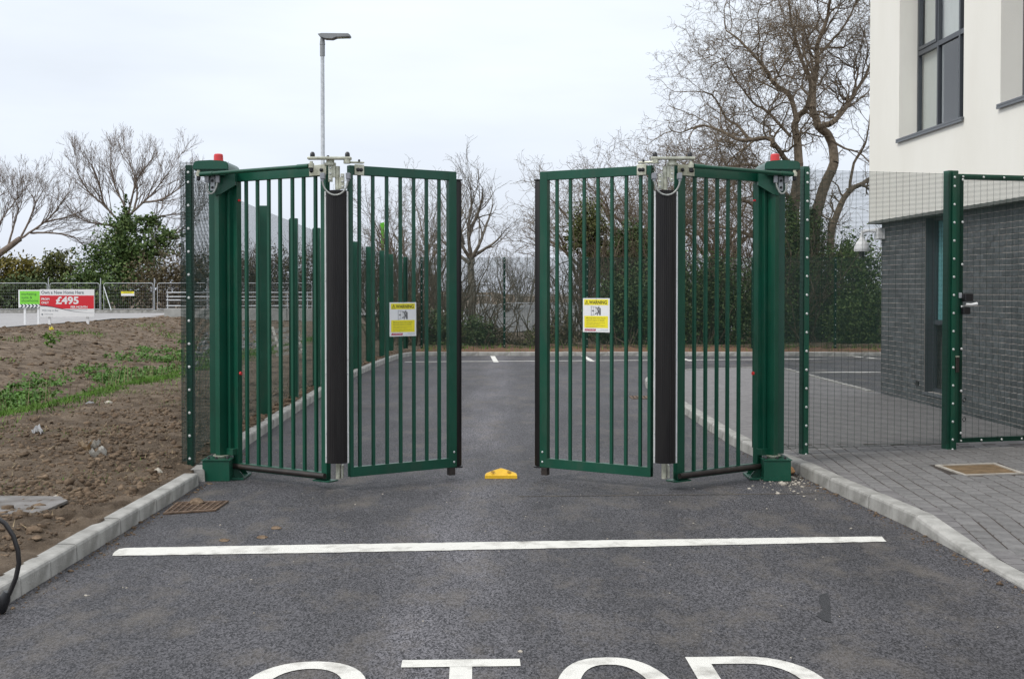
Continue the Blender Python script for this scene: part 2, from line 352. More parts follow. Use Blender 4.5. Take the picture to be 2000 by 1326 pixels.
def ground_mat():
    """soil with greener patches, by noise and by a grass mask stored on the mesh"""
    m, t, b = newmat('bare_soil'); n = t.nodes; L = t.links
    tc = n.new('ShaderNodeTexCoord'); src = tc.outputs['Object']
    n1 = n.new('ShaderNodeTexNoise'); n1.inputs['Scale'].default_value = 1.8; n1.inputs['Detail'].default_value = 11; n1.inputs['Roughness'].default_value = 0.7; L.new(src, n1.inputs['Vector'])
    cr = n.new('ShaderNodeValToRGB'); cr.color_ramp.elements[0].position = 0.32; cr.color_ramp.elements[1].position = 0.70
    cr.color_ramp.elements[0].color = (0.050, 0.035, 0.024, 1); cr.color_ramp.elements[1].color = (0.265, 0.205, 0.150, 1); L.new(n1.outputs[0], cr.inputs[0])
    at = n.new('ShaderNodeAttribute'); at.attribute_name = 'grassy'
    n2 = n.new('ShaderNodeTexNoise'); n2.inputs['Scale'].default_value = 3.0; n2.inputs['Detail'].default_value = 9; n2.inputs['Roughness'].default_value = 0.7; L.new(src, n2.inputs['Vector'])
    ad = n.new('ShaderNodeMath'); ad.operation = 'ADD'; L.new(n2.outputs[0], ad.inputs[0]); L.new(at.outputs['Fac'], ad.inputs[1])
    mr = n.new('ShaderNodeMapRange'); mr.inputs[1].default_value = 0.95; mr.inputs[2].default_value = 1.25; L.new(ad.outputs[0], mr.inputs[0])
    mx = n.new('ShaderNodeMixRGB'); mx.inputs[2].default_value = (0.075, 0.12, 0.025, 1); L.new(mr.outputs[0], mx.inputs[0]); L.new(cr.outputs[0], mx.inputs[1])
    L.new(mx.outputs[0], b.inputs['Base Color'])
    n3 = n.new('ShaderNodeTexNoise'); n3.inputs['Scale'].default_value = 20; n3.inputs['Detail'].default_value = 9; n3.inputs['Roughness'].default_value = 0.7; L.new(src, n3.inputs['Vector'])
    bp = n.new('ShaderNodeBump'); bp.inputs['Strength'].default_value = 1.0; bp.inputs['Distance'].default_value = 0.07
    L.new(n3.outputs[0], bp.inputs['Height']); L.new(bp.outputs[0], b.inputs['Normal'])
    setb(b, Roughness=0.95); setb(b, **{'Specular IOR Level': 0.15})
    return m
M['ground'] = ground_mat()
def glassmat(name, tint, rough=0.01):
    m, t, b = newmat(name); n = t.nodes; L = t.links; n.remove(b)
    tr = n.new('ShaderNodeBsdfTransparent'); tr.inputs[0].default_value = (*tint, 1); gl = n.new('ShaderNodeBsdfGlossy'); gl.inputs['Roughness'].default_value = rough
    fr = n.new('ShaderNodeFresnel'); fr.inputs[0].default_value = 1.95; mx = n.new('ShaderNodeMixShader')
    ge = n.new('ShaderNodeNewGeometry'); ff = n.new('ShaderNodeMath'); ff.operation = 'SUBTRACT'; ff.inputs[0].default_value = 1.0; L.new(ge.outputs['Backfacing'], ff.inputs[1])
    fm = n.new('ShaderNodeMath'); fm.operation = 'MULTIPLY'; L.new(fr.outputs[0], fm.inputs[0]); L.new(ff.outputs[0], fm.inputs[1])
    L.new(fm.outputs[0], mx.inputs[0]); L.new(tr.outputs[0], mx.inputs[1]); L.new(gl.outputs[0], mx.inputs[2]); L.new(mx.outputs[0], n['Material Output'].inputs[0])
    return m
M['glass'] = glassmat('window_glass', (0.95, 0.97, 0.975))
# ------------------------------------------------------------------ ground
LK = [(-2.72, 2.0), (-2.72, 7.0), (-2.76, 11.0), (-2.95, 13.6), (-3.06, 16.5), (-3.2, 21.0), (-3.27, 26.0), (-3.2, 30.5), (-3.05, 33.6), (-2.8, 34.8)]
def lkx(Y): return np.interp(Y, [p[1] for p in LK], [p[0] for p in LK])
RKY = [2.0, 7.7, 8.7, 9.6, 10.4, 11.5, 12.7, 14.0, 22.5, 23.6, 24.5, 25.4, 26.2, 26.8, 27.2, 27.4]
RKX = [2.90, 2.90, 2.87, 2.80, 2.73, 2.67, 2.50, 2.45, 2.45, 2.55, 2.75, 3.10, 3.60, 4.20, 5.00, 5.90]
def rkx(Y): return np.interp(Y, RKY, RKX)
def pave_h(Y): return float(np.interp(Y, [7.69, 8.68], [0.03, 0.11]))
def terrain(X, Y):
    u = -X
    baseL = np.interp(Y, [0, 30, 48, 72, 85, 110, 500], [0, -.225, -.12, -.15, .02, .1, .5])
    prof = np.interp(u, [6.5, 7.2, 9.3, 10.4, 13, 16, 18.8, 20.5, 23.5, 24], [.085, 0, -.8, -.88, -.62, -.2, .10, .12, -.10, -.10])
    k = np.clip((70-Y)/6, 0, 1); prof = np.where(prof < -.1, -.1+(prof+.1)*k, prof)
    rough = np.interp(u, [2.8, 3.1, 6.8, 24, 26], [.6, 1, .8, 1.0, .0])*np.interp(Y, [0, 22, 60, 80], [1, .75, .9, .2])
    n9 = fbm(X*5.5, Y*5.5, 9, 4, .6); nz = fbm(X*1.3, Y*1.3, 1, 3)*.11+fbm(X*4.0, Y*4.0, 5, 3)*.08+(.16-np.abs(n9))*.36*np.clip(.5+fbm(X*.7, Y*.7, 12, 2)*2, .15, 1)+fbm(X*15, Y*15, 15, 2)*.05
    zl = baseL+prof+nz*rough
    baseC = -SLOPE*np.minimum(Y, 42.0)
    beyond = np.interp(Y, [34.95, 35.2], [-.07, .10])
    zc = baseC+beyond+np.where(Y > 35, (fbm(X*1.5, Y*1.5, 3, 4))*.12, 0)
    md = np.clip(1-((X-4.5)/8.5)**2, 0, 1)*np.clip(1-((Y-60)/7.0)**2, 0, 1)
    zc = zc+np.minimum(md*2.2, 1.0)*.98*(1+fbm(X*.6, Y*.6, 2, 3)*.3)
    kx = lkx(Y)-.10
    t = np.clip((X-kx)/.03, 0, 1)
    z = np.where(Y < 34.9, zl*(1-t)+zc*t, zc)
    b = np.clip((-X-3.2)/3.0, 0, 1)
    return np.where(Y < 34.9, z, zl*b+zc*(1-b))
def axis(parts):
    a = []
    for lo, hi, st in parts: a += list(np.arange(lo, hi, st))
    return np.array(a)
gx = axis([(-300, -60, 20), (-60, -24, 1.5), (-24, -7.4, .16), (-7.4, -5.2, .045), (-5.2, -2.6, .026), (-2.6, 12, .5), (12, 60, 4), (60, 320, 20)])
gy = axis([(-6, 5, 1.0), (5, 13, .028), (13, 21, .06), (21, 34.5, .16), (34.5, 35.5, .1), (35.5, 70, .5), (70, 100, 2), (100, 420, 20)])
XX, YY = np.meshgrid(gx, gy); ZZ = terrain(XX, YY)
nx, ny = len(gx), len(gy)
idx = np.arange(nx*ny).reshape(ny, nx)
quads = np.stack([idx[:-1, :-1], idx[:-1, 1:], idx[1:, 1:], idx[1:, :-1]], axis=-1).reshape(-1, 4)
ground = npmesh('ground', np.stack([XX, YY, ZZ], -1), quads, M['ground'], smooth=True)
tag(ground, 'bare brown soil verge with ditch and bank left of the kerb', kind='structure')
gm = np.exp(-((-XX-8.0)/1.5)**2)*.55*(YY < 70)+np.exp(-((-XX-5.2)/.9)**2)*.18+np.exp(-((-XX-12.5)/2)**2)*.17+fbm(XX*.35, YY*.35, 21, 3)*.5-.05
gm = np.where((XX > -3.3), fbm(XX*.5, YY*.5, 22, 3)*.6*(YY > 36)-.0, gm)
at = ground.data.attributes.new('grassy', 'FLOAT', 'POINT'); at.data.foreach_set('value', gm.ravel().astype(np.float32))
def tz(X, Y): return float(terrain(np.array([X]), np.array([Y]))[0])

# asphalt sheet (road and car park in one level)
def sheet(name, rows, m, parent=None):
    """rows: list of lists of points, same length"""
    V = [p for r in rows for p in r]; n = len(rows[0]); Fq = []
    for j in range(len(rows)-1):
        for i in range(n-1): Fq.append((j*n+i, j*n+i+1, (j+1)*n+i+1, (j+1)*n+i))
    return npmesh(name, V, Fq, m, parent)
rows = []
for y in [-6, 5, 11, 13, 16, 19, 22, 25, 28, 30, 32, 33.6, 34.86]:
    xl = float(lkx(max(y, 2)))-.08
    rows.append([(xl+(32-xl)*t, y, gz(y)) for t in (0, .1, .2, .4, .7, 1)])
road = sheet('road', rows, M['asphalt'])
tag(road, 'dark asphalt access road and car park behind the gates', kind='structure')

# kerbs
def kerb_mesh(L, name='kerb_stone', h=0.26):
    bm = BM(); pr = [(0, -h), (0.125, -h), (0.125, 0), (0.022, 0), (0.010, -0.006), (0.003, -0.02), (0, -0.10)]
    a = [bm.verts.new((x, 0, z)) for x, z in pr]; b = [bm.verts.new((x, L, z)) for x, z in pr]
    bm.faces.new(a); bm.faces.new(b[::-1])
    for i in range(len(pr)): bm.faces.new((a[i], b[i], b[(i+1) % len(pr)], a[(i+1) % len(pr)]))
    bmesh.ops.recalc_face_normals(bm, faces=bm.faces[:])
    me = bpy.data.meshes.new(name); bm.to_mesh(me); bm.free(); me.materials.append(M['kerb']); return me
KM = {.445: kerb_mesh(.439), .915: kerb_mesh(.906)}
def along(poly, step):
    pts = [Vector((x, y, 0)) for x, y in poly]; s = 0; o = []; nexts = 0.0
    for a, b in zip(pts[:-1], pts[1:]):
        L = (b-a).length
        while nexts < s+L:
            o.append(a+(b-a)*((nexts-s)/L)); nexts += step
        s += L
    return o
def kerb_run(par, poly, step, side, h=0.11):
    """poly runs along the road face; side=+1: stone lies to the right of the running direction"""
    P = along(poly, step)
    for a, b in zip(P[:-1], P[1:]):
        d = (b-a); ang = math.atan2(d.y, d.x)-math.pi/2
        o = link('kerb_stone', KM[step], par)
        za, zb = gz(a.y)+h, gz(b.y)+h
        p = a
        if side > 0: o.rotation_euler = (math.atan2(zb-za, d.length), 0, ang)
        else:
            o.rotation_euler = (math.atan2(za-zb, d.length), 0, ang+math.pi); p = b; za = zb
        o.location = Vector((p.x+R.uniform(-.003, .003), p.y, za+R.uniform(-.003, .003)))-wloc(par)
def kerb_thing(label, loc):
    o = thing('kerb', label, None, loc); del_cat = o; o['kind'] = 'structure'; return o
kl = kerb_thing('pale concrete kerb along the soil verge on the left of the road', (-2.74, 8, gz(8)))
kerb_run(kl, [(-2.72, 5.0), (-2.72, 7.0), (-2.76, 11.0)], .445, -1)
kerb_run(kl, LK[2:], .915, -1)
kr = kerb_thing('pale concrete kerb edging the block paving on the right', (2.8, 9, gz(9)))
RP = list(zip(RKX, RKY))
kerb_run(kr, [(2.90, 4.0), (2.90, 7.68)], .915, 1, .03)
kerb_run(kr, [(x, y) for x, y in RP if 8.65 < y < 22.6], .915, 1)
kerb_run(kr, [(x, y) for x, y in RP if y > 22.4]+[(5.98, 27.42)], .445, 1)
# dropper stone
bm = BM(); prs = []
for (x, y, h) in ((2.90, 7.64, .03), (2.87, 8.70, .11)):
    z = gz(y)+h; prs.append([bm.verts.new(p) for p in ((x, y, z-.26), (x+.125, y, z-.26), (x+.125, y, z), (x+.02, y, z), (x+.006, y, z-.012), (x, y, z-.03))])
a, b = prs; bm.faces.new(a); bm.faces.new(b[::-1])
for i in range(6): bm.faces.new((a[i], b[i], b[(i+1) % 6], a[(i+1) % 6]))
obj('kerb_stone', bm, M['kerb'], kr)
kf = kerb_thing('low concrete kerb along the back of the car park', (4, 34.8, gz(34.8)))
kerb_run(kf, [(-2.8, 34.82), (22, 34.5)], .915, -1)
kp = kerb_thing('flush pale kerb between the paving and the parking bay beside the building', (5.95, 24, gz(24)))
kerb_run(kp, [(6.02, 20.3), (6.02, 27.3)], .915, -1, .112)

# painted markings
def mark(name, pts, par=road, m='white_line', dz=.004):
    if m == 'white_line':                    # slightly ragged edge of the sprayed-on paint
        o_ = []
        for a, b in zip(pts, list(pts[1:])+[pts[0]]):
            a, b = Vector(a), Vector(b); k = max(1, int((b-a).length/.045)) if a.y < 12 else 1
            for i in range(k): o_.append(a+(b-a)*(i/k)+(Vector((R.gauss(0, .0022), R.gauss(0, .0032), 0)) if k > 1 else Vector()))
        pts = o_
    bm = BM(); bm.faces.new([bm.verts.new((p[0], p[1], gz(p[1])+dz)) for p in pts])
    return obj(name, bm, M[m], par)
stop_pts = [G(px, py) for px, py in ((246, 1070.5), (620, 1064), (1150, 1056), (1722, 1048), (1731, 1058), (1150, 1070), (620, 1080), (219, 1086), (224, 1078), (233, 1072.5))]
mark('stop_line', stop_pts)
def strip(name, a, b, w, **k):
    a, b = Vector(a), Vector(b); d = (b-a).normalized(); n = Vector((-d.y, d.x, 0))*(w/2)
    return mark(name, [a-n, b-n, b+n, a+n], **k)
strip('bay_line', G(790, 707), G(1722, 700.5), .15)
strip('bay_line', G(1575, 727.5), G(1722, 727), .14)
for (x0, y0, x1, y1) in ((962, 695.5, 969, 707.5), (1139, 695, 1157, 706), (1318, 697, 1350, 705), (1630, 693, 1712, 700)):
    strip('bay_tick', G(x0, y0), G(x1, y1), .13)
# STOP, read from the camera; x along, y away
LD = Vector((1, .04, 0)).normalized(); LU = Vector((-.03, 1, 0)).normalized()
def letter(name, org, strips):
    bm = BM()
    for st in strips:                       # st: list of (left point, right point)
        vs = [[bm.verts.new((lambda q: (q.x, q.y, gz(q.y)+.004))(org+LD*p[0]+LU*p[1])) for p in pr] for pr in st]
        for i in range(len(vs)-1): bm.faces.new((vs[i][0], vs[i+1][0], vs[i+1][1], vs[i][1]))
    return obj(name, bm, M['white_line'], road)
def sup(t, a, b, n):
    c, s = math.cos(t), math.sin(t)
    return (a*math.copysign(abs(c)**(2/n), c), b*math.copysign(abs(s)**(2/n), s))
topY = G(900, 1289).y
def lorg(px, py): g = G(px, py); return Vector((g.x, g.y, 0))-LU*1.6
oT = lorg(786, 1290)
letter('letter_t', oT, [[((0, 1.6), (0, 1.49)), ((.535, 1.6), (.535, 1.49))], [((.218, 1.488), (.318, 1.488)), ((.218, 0), (.318, 0))]])
oO = lorg(1066, 1286)
ring = []
for i in range(49):
    t = 2*math.pi*i/48; o1 = sup(t, .275, .8, 2.5); o2 = sup(t, .175, .69, 2.5); ring.append(((o1[0]+.275, o1[1]+.8), (o2[0]+.275, o2[1]+.8)))
letter('letter_o', oO, [ring])
oP = lorg(1338, 1284)
bowl = [((.10, 1.6), (.10, 1.49))]
for i in range(17):
    t = math.pi/2-math.pi*i/16; o1 = sup(t, .30, .42, 2.2); o2 = sup(t, .20, .31, 2.2); bowl.append(((o1[0]+.25, o1[1]+1.18), (o2[0]+.25, o2[1]+1.18)))
bowl.append(((.10, .76), (.10, .87)))
letter('letter_p', oP, [[((0, 1.6), (.10, 1.6)), ((0, 0), (.10, 0))], bowl])
oS = lorg(497, 1294)
S1, cx = [], .27
for i in range(25):                        # upper arc
    t = math.radians(15+245*i/24); o1 = sup(t, .27, .42, 2.2); o2 = sup(t, .17, .31, 2.2); S1.append(((o1[0]+cx, o1[1]+1.18), (o2[0]+cx, o2[1]+1.18)))
S2 = []
for i in range(25):                        # lower arc
    t = math.radians(80-245*i/24); o1 = sup(t, .27, .42, 2.2); o2 = sup(t, .17, .31, 2.2); S2.append(((o1[0]+cx, o1[1]+.42), (o2[0]+cx, o2[1]+.42)))
letter('letter_s', oS, [S1, S2])



mark('dark_patch', [G(*q) for q in ((1600, 1161), (1617, 1158), (1621, 1180), (1623, 1216), (1612, 1213), (1594, 1203), (1607, 1190), (1600, 1176))], m='asph_dark', dz=.003)
strip('dusty_seam', G(1010, 969.5), G(1633, 963.5), .022, m='dust', dz=.003)
# ------------------------------------------------------------------ block paving on the right
rows = []
for y in list(np.arange(3, 28, .5))[:-1]+[27.38]:
    x0 = float(rkx(y))+.10; x1 = 14.0 if y < 13.9 else 6.02
    rows.append([(x0+(x1-x0)*t, y, gz(y)+pave_h(y)-.012) for t in (0, .15, .3, .5, 1)])
pave = sheet('pavement', rows, M['paver_i']); tag(pave, 'grey block paved footway right of the road and behind the mesh fence', kind='structure')
rows2 = []
for y in np.arange(5, 13.01, .25):
    x0 = float(rkx(y))+.11; rows2.append([(x0+(9-x0)*t, y, gz(y)+pave_h(y)-.008) for t in (0, .3, 1)])
sheet('joint_bed', rows2, M['joint'], pave)
MH = [G(1826, 908, .11), G(1943, 904, .11), G(2001, 924, .11), G(1884, 928, .11)]
MHC = sum(MH, Vector())/4
def inquad(p, Q, grow=1.0):
    c = sum(Q, Vector())/4; q = [c+(v-c)*grow for v in Q]; sg = []
    for i in range(4):
        e = q[(i+1) % 4]-q[i]; f = p-q[i]; sg.append(e.x*f.y-e.y*f.x)
    return all(s > 0 for s in sg) or all(s < 0 for s in sg)
pd = Vector((.075, 1, 0)).normalized(); pn = Vector((pd.y, -pd.x, 0))
PW, PL = .138, .165; cand = []; cuts = []
for i in range(-8, 60):
    for j in range(-2, 66):
        c = Vector((2.6, 4.6, 0))+pn*(i*PW)+pd*((j+.5*(i % 2))*PL)
        if c.y > 12.9 or c.y < 5.2 or c.x > 6.5: continue
        if c.x-.085 < float(rkx(c.y))+.135:
            if c.x+.12 > float(rkx(c.y))+.12: cuts.append(c)
            continue
        z = gz(c.y)+pave_h(c.y); c.z = z
        if inquad(c, MH, 1.12): continue
        cand.append((i, j, c))
def paver_verts(l, w, b=.006, t=.03):
    bm = BM(); box(bm, (0, 0, -t/2), (w, l, t))
    top = [e for e in bm.edges if all(v.co.z > -.001 for v in e.verts)]
    bmesh.ops.bevel(bm, geom=top, offset=b, segments=1, affect='EDGES')
    me = bpy.data.meshes.new('paver'); bm.to_mesh(me); bm.free(); me.materials.append(M['paver']); return me
pme = paver_verts(PL-.014, PW-.010, .009)
vis = lambda c: 0 < 1000+FPX*c.x/c.y < 2040
cand = [c for c in cand if vis(c[2])]
cand.sort(key=lambda t: t[2].y)
ang = -math.atan2(pd.x, pd.y)
for i, j, c in cand[:300]:
    o = link('paver', pme, pave); o.location = Vector((c.x, c.y, c.z+R.uniform(-.003, .002)))
    slope = math.atan2(pave_h(c.y+.1)-pave_h(c.y-.1)-.0015, .2)
    o.rotation_euler = (slope+R.uniform(-.008, .008), R.uniform(-.01, .01), ang)
bm = BM()
for i, j, c in cand[300:]:
    slope = math.atan2(pave_h(c.y+.1)-pave_h(c.y-.1)-.0015, .2)
    Mx = Matrix.Rotation(ang, 3, 'Z') @ Matrix.Rotation(slope+R.uniform(-.008, .008), 3, 'X')
    box(bm, Mx @ Vector((0, 0, -.015))+c+Vector((0, 0, R.uniform(-.003, .002))), (PW-.01, PL-.01, .03), Mx)
for c in cuts:
    if not vis(c): continue
    q = [c+pn*(sx*(PW-.011)/2)+pd*(sy*(PL-.011)/2) for sx, sy in ((-1, -1), (1, -1), (1, 1), (-1, 1))]
    k0 = float(rkx(c.y-.15))+.128; k1 = float(rkx(c.y+.15))+.128; f = lambda p: p.x-(k0+(k1-k0)*(p.y-c.y+.15)/.3)
    o_ = []
    for i in range(4):
        a, b = q[i], q[(i+1) % 4]; fa_, fb_ = f(a), f(b)
        if fa_ >= 0: o_.append(a)
        if fa_*fb_ < 0: o_.append(a+(b-a)*(fa_/(fa_-fb_)))
    if len(o_) < 3: continue
    prism(bm, [(v.x, v.y, gz(v.y)+pave_h(v.y)-.03) for v in o_], None, (0, 0, .0285))
tag(obj('paver_field', bm, M['paver_i'], pave), kind='stuff')
# recessed manhole cover
mh = thing('manhole_cover', 'square recessed manhole cover with brown infill in the grey block paving', 'manhole cover', MHC)
bm = BM()
q = [MHC+(v-MHC)*1.0 for v in MH]; q2 = [MHC+(v-MHC)*.90 for v in MH]
for i in range(4):
    a, b, c, d = q[i], q[(i+1) % 4], q2[(i+1) % 4], q2[i]
    prism(bm, [a+Vector((0, 0, -.03)), b+Vector((0, 0, -.03)), c+Vector((0, 0, -.03)), d+Vector((0, 0, -.03))], None, (0, 0, .034))
obj('frame', bm, M['pale_conc'], mh)
bm = BM(); prism(bm, [v+Vector((0, 0, -.03)) for v in q2], None, (0, 0, .024)); obj('infill', bm, M['cover'], mh)

# ------------------------------------------------------------------ building on the right
P0 = Vector((5.98, 19.9, 0)); wd = Vector((.036, -1, 0)).normalized(); nd = Vector((wd.y, -wd.x, 0))
BX = Matrix((nd, wd, Vector((0, 0, 1)))).transposed()
def bp_(n, w, z): return P0+nd*n+wd*w+Vector((0, 0, z))
def boxB(bm, n0, n1, w0, w1, z0, z1, bev=0):
    return box(bm, bp_((n0+n1)/2, (w0+w1)/2, (z0+z1)/2), (n1-n0, w1-w0, z1-z0), BX, bev)
bld = thing('building', 'two storey building with white rendered upper wall over dark grey brick', 'building', bp_(-4, 5, -.1))
WZ = 2.735                                   # underside of the rendered storey
bw = BM()
for (a, b, z0, z1) in ((.0, 1.88, -.3, WZ), (1.88, 2.85, -.3, .14), (2.85, 12, -.3, WZ)): boxB(bw, -.30, -.004, a, b, z0, z1)
boxB(bw, -9, -.31, .0, .30, -.3, WZ); boxB(bw, -9, -8.7, .3, 12, -.3, WZ); boxB(bw, -8.7, -.31, 11.7, 12, -.3, WZ)
brickwall = obj('brick_wall', bw, M['mortar'], bld)
bme = bpy.data.meshes.new('brick'); b_ = BM(); box(b_, (0, 0, 0), (.022, .213, .0635), BX, 0)
bmesh.ops.bevel(b_, geom=[e for e in b_.edges], offset=.003, segments=1, affect='EDGES'); b_.to_mesh(bme); b_.free(); bme.materials.append(M['brick'])
near, far = [], []
for r in range(-2, 37):
    z = .0+r*.075+.035
    if z > WZ-.04: break
    for k in range(-1, 31):
        w = k*.225+(.1125 if r % 2 else 0)+.11
        if w > 6.6: continue
        lo, hi = w-.1075, w+.1075
        if lo < .0: lo = .003
        if hi <= lo+.03: continue
        if z > .16:
            if lo < 1.88 < hi: hi = 1.878
            elif lo < 2.85 < hi: lo = 2.852
            elif lo >= 1.88 and hi <= 2.85: continue
        if hi-lo < .03: continue
        y_w = 19.9-w
        (near if (4.42 < w < 5.75 and z > gz(y_w)+.05) else far).append(((lo+hi)/2, z, hi-lo))
near = near[:300]
for w, z, l in near:
    o = link('brick', bme, brickwall); o.location = bp_(-.011+R.uniform(-.0015, .0015), w, z)-wloc(brickwall)
bm = BM()
for w, z, l in far: boxB(bm, -.022, R.uniform(-.0012, .0012), w-l/2+.001, w+l/2-.001, z-.0317, z+.0317)
tag(obj('brickwork', bm, M['brick_i'], brickwall), kind='stuff')
bm = BM(); boxB(bm, -.02, .006, 1.56, 1.68, .205, .275)
for i in range(3): boxB(bm, .006, .012, 1.56, 1.68, .215+i*.02, .225+i*.02)
obj('air_vent', bm, M['cap'], bld)
bm = BM(); boxB(bm, -.118, -.012, 1.8815, 1.888, .14, WZ-.05); boxB(bm, -.118, -.012, 2.842, 2.8485, .14, WZ-.05); obj('reveal_lining', bm, M['frame'], bld)
# rendered storey with deep window openings
wins = [(1.17, 3.60), (4.73, 7.16)]; ZS, ZT = 3.915, 6.6
bm = BM(); n0, n1 = -.27, .145; WE = 12.0
boxB(bm, n0, n1, -.2, WE, WZ, ZS-.03); boxB(bm, n0, n1, -.2, WE, ZT, 8.4)
ed = [-.2]+[v for w in wins for v in w]+[WE]
for i in range(0, len(ed), 2): boxB(bm, n0, n1, ed[i], ed[i+1], ZS-.03, ZT)
boxB(bm, -9, n0, -.2, .1, WZ, 8.4); boxB(bm, -9.2, -8.9, .1, WE, WZ, 8.4); boxB(bm, -8.9, n0, WE-.3, WE, WZ, 8.4)
obj('rendered_wall', bm, M['render'], bld)
bm = BM(); boxB(bm, -9.2, .25, -.3, WE+.1, 8.4, 8.62); obj('roof', bm, M['soffit'], bld)
bm = BM(); boxB(bm, -.30, .155, -.21, WE, WZ-.045, WZ-.002); obj('soffit_trim', bm, M['soffit'], bld)
bm = BM(); boxB(bm, -8.9, -.31, .1, WE-.3, 2.5, 2.6); obj('floor_slab', bm, M['concrete'], bld)
def window(w0, w1, z0, z1, nf, mull, trans, blinds, casement=None, depth=.06, t=.05, sill=True):
    bm = BM()
    boxB(bm, nf-depth, nf, w0, w0+t, z0, z1); boxB(bm, nf-depth, nf, w1-t, w1, z0, z1)
    boxB(bm, nf-depth, nf, w0+t, w1-t, z0, z0+t); boxB(bm, nf-depth, nf, w0+t, w1-t, z1-t, z1)
    for m_ in mull: boxB(bm, nf-depth, nf, m_-t/2, m_+t/2, z0+t, z1-t)
    es = [w0+t]+[v for m_ in mull for v in (m_-t/2, m_+t/2)]+[w1-t]
    for i in range(0, len(es), 2): boxB(bm, nf-depth, nf-.002, es[i], es[i+1], trans-.035, trans+.035)
    f = obj('window', bm, M['frame'], bld)
    if casement is not None:
        a, b = es[2*casement], es[2*casement+1]; bm = BM(); c = .055
        for (p, q_, r, s) in ((a, a+c, trans+.035, z1-t), (b-c, b, trans+.035, z1-t), (a+c, b-c, trans+.035, trans+.035+c), (a+c, b-c, z1-t-c, z1-t)): boxB(bm, nf-depth+.01, nf+.012, p+.004, q_-.004, r+.004, s-.004)
        obj('casement', bm, M['frame'], f)
    k = 0
    for i in range(0, len(es), 2):
        for (za, zb) in ((z0+t, trans-.035), (trans+.035, z1-t)):
            bm = BM(); boxB(bm, nf-depth*.62, nf-depth*.5, es[i]-.004, es[i+1]+.004, za-.004, zb+.004); obj('pane', bm, M['glass'], f)
            bl = blinds[k % len(blinds)]; k += 1
            bm = BM(); dd = {'room_shade': .45, 'teal': .02}.get(bl, .035)
            boxB(bm, nf-depth-dd, nf-depth-dd+.01, es[i]-.03, es[i+1]+.03, za-.03, zb+.03); obj('blind' if bl != 'room_shade' else 'dark_backing', bm, M[bl], f)  # sheets without a blind are dark backings painted as the room's shade
    if sill:
        bm = BM(); boxB(bm, nf, .185, w0-.03, w1+.03, z0-.028, z0, .004); boxB(bm, .165, .185, w0-.03, w1+.03, z0-.06, z0-.03); obj('window_sill', bm, M['sill'], f)
    return f
nf = n1-.275
window(wins[0][0], wins[0][1], ZS, ZT, nf, [1.98, 2.77], 5.20, ['blind', 'blind', 'room_shade', 'blind', 'room_shade', 'room_shade'], casement=0)
window(wins[1][0], wins[1][1], ZS, ZT, nf, [5.54, 6.33], 5.20, ['room_shade', 'room_shade', 'room_shade', 'room_shade'])
window(1.88, 2.85, .14, WZ-.05, -.12, [], 1.16, ['room_shade', 'teal'], sill=False)
bm = BM(); boxB(bm, -.14, .02, 1.88, 2.85, .105, .138); obj('window_sill', bm, M['sill'], bld)
# CCTV dome on a corner bracket
cc = thing('security_camera', 'white dome security camera on a bracket at the far corner of the brick wall', 'camera', bp_(.32, .05, 2.2))
c0 = bp_(.33, .02, 0)
bm = BM(); boxB(bm, .002, .12, -.02, .18, 2.44, 2.62, .006); obj('junction_box', bm, M['white'], cc)
bm = BM(); tube(bm, [bp_(.12, .08, 2.58), bp_(.22, .04, 2.58), bp_(.33, .02, 2.56), bp_(.33, .02, 2.48)], .028, 10); obj('bracket_arm', bm, M['white'], cc, True)
bm = BM(); lathe(bm, c0+Vector((0, 0, 2.20)), [(.118, .045), (.126, .06), (.124, .09), (.114, .135), (.096, .18), (.070, .215), (.048, .24), (.036, .27), (.032, .31)], 20); obj('shield', bm, M['white'], cc, True)
bm = BM(); lathe(bm, c0+Vector((0, 0, 2.13)), [(.01, 0), (.04, .008), (.07, .03), (.085, .06), (.09, .12)], 18); obj('dome', bm, M['glass'], cc, True)
bm = BM(); lathe(bm, c0+Vector((0, 0, 2.16)), [(.03, 0), (.045, .03), (.045, .08)], 12); obj('lens_unit', bm, M['cap'], cc, True)
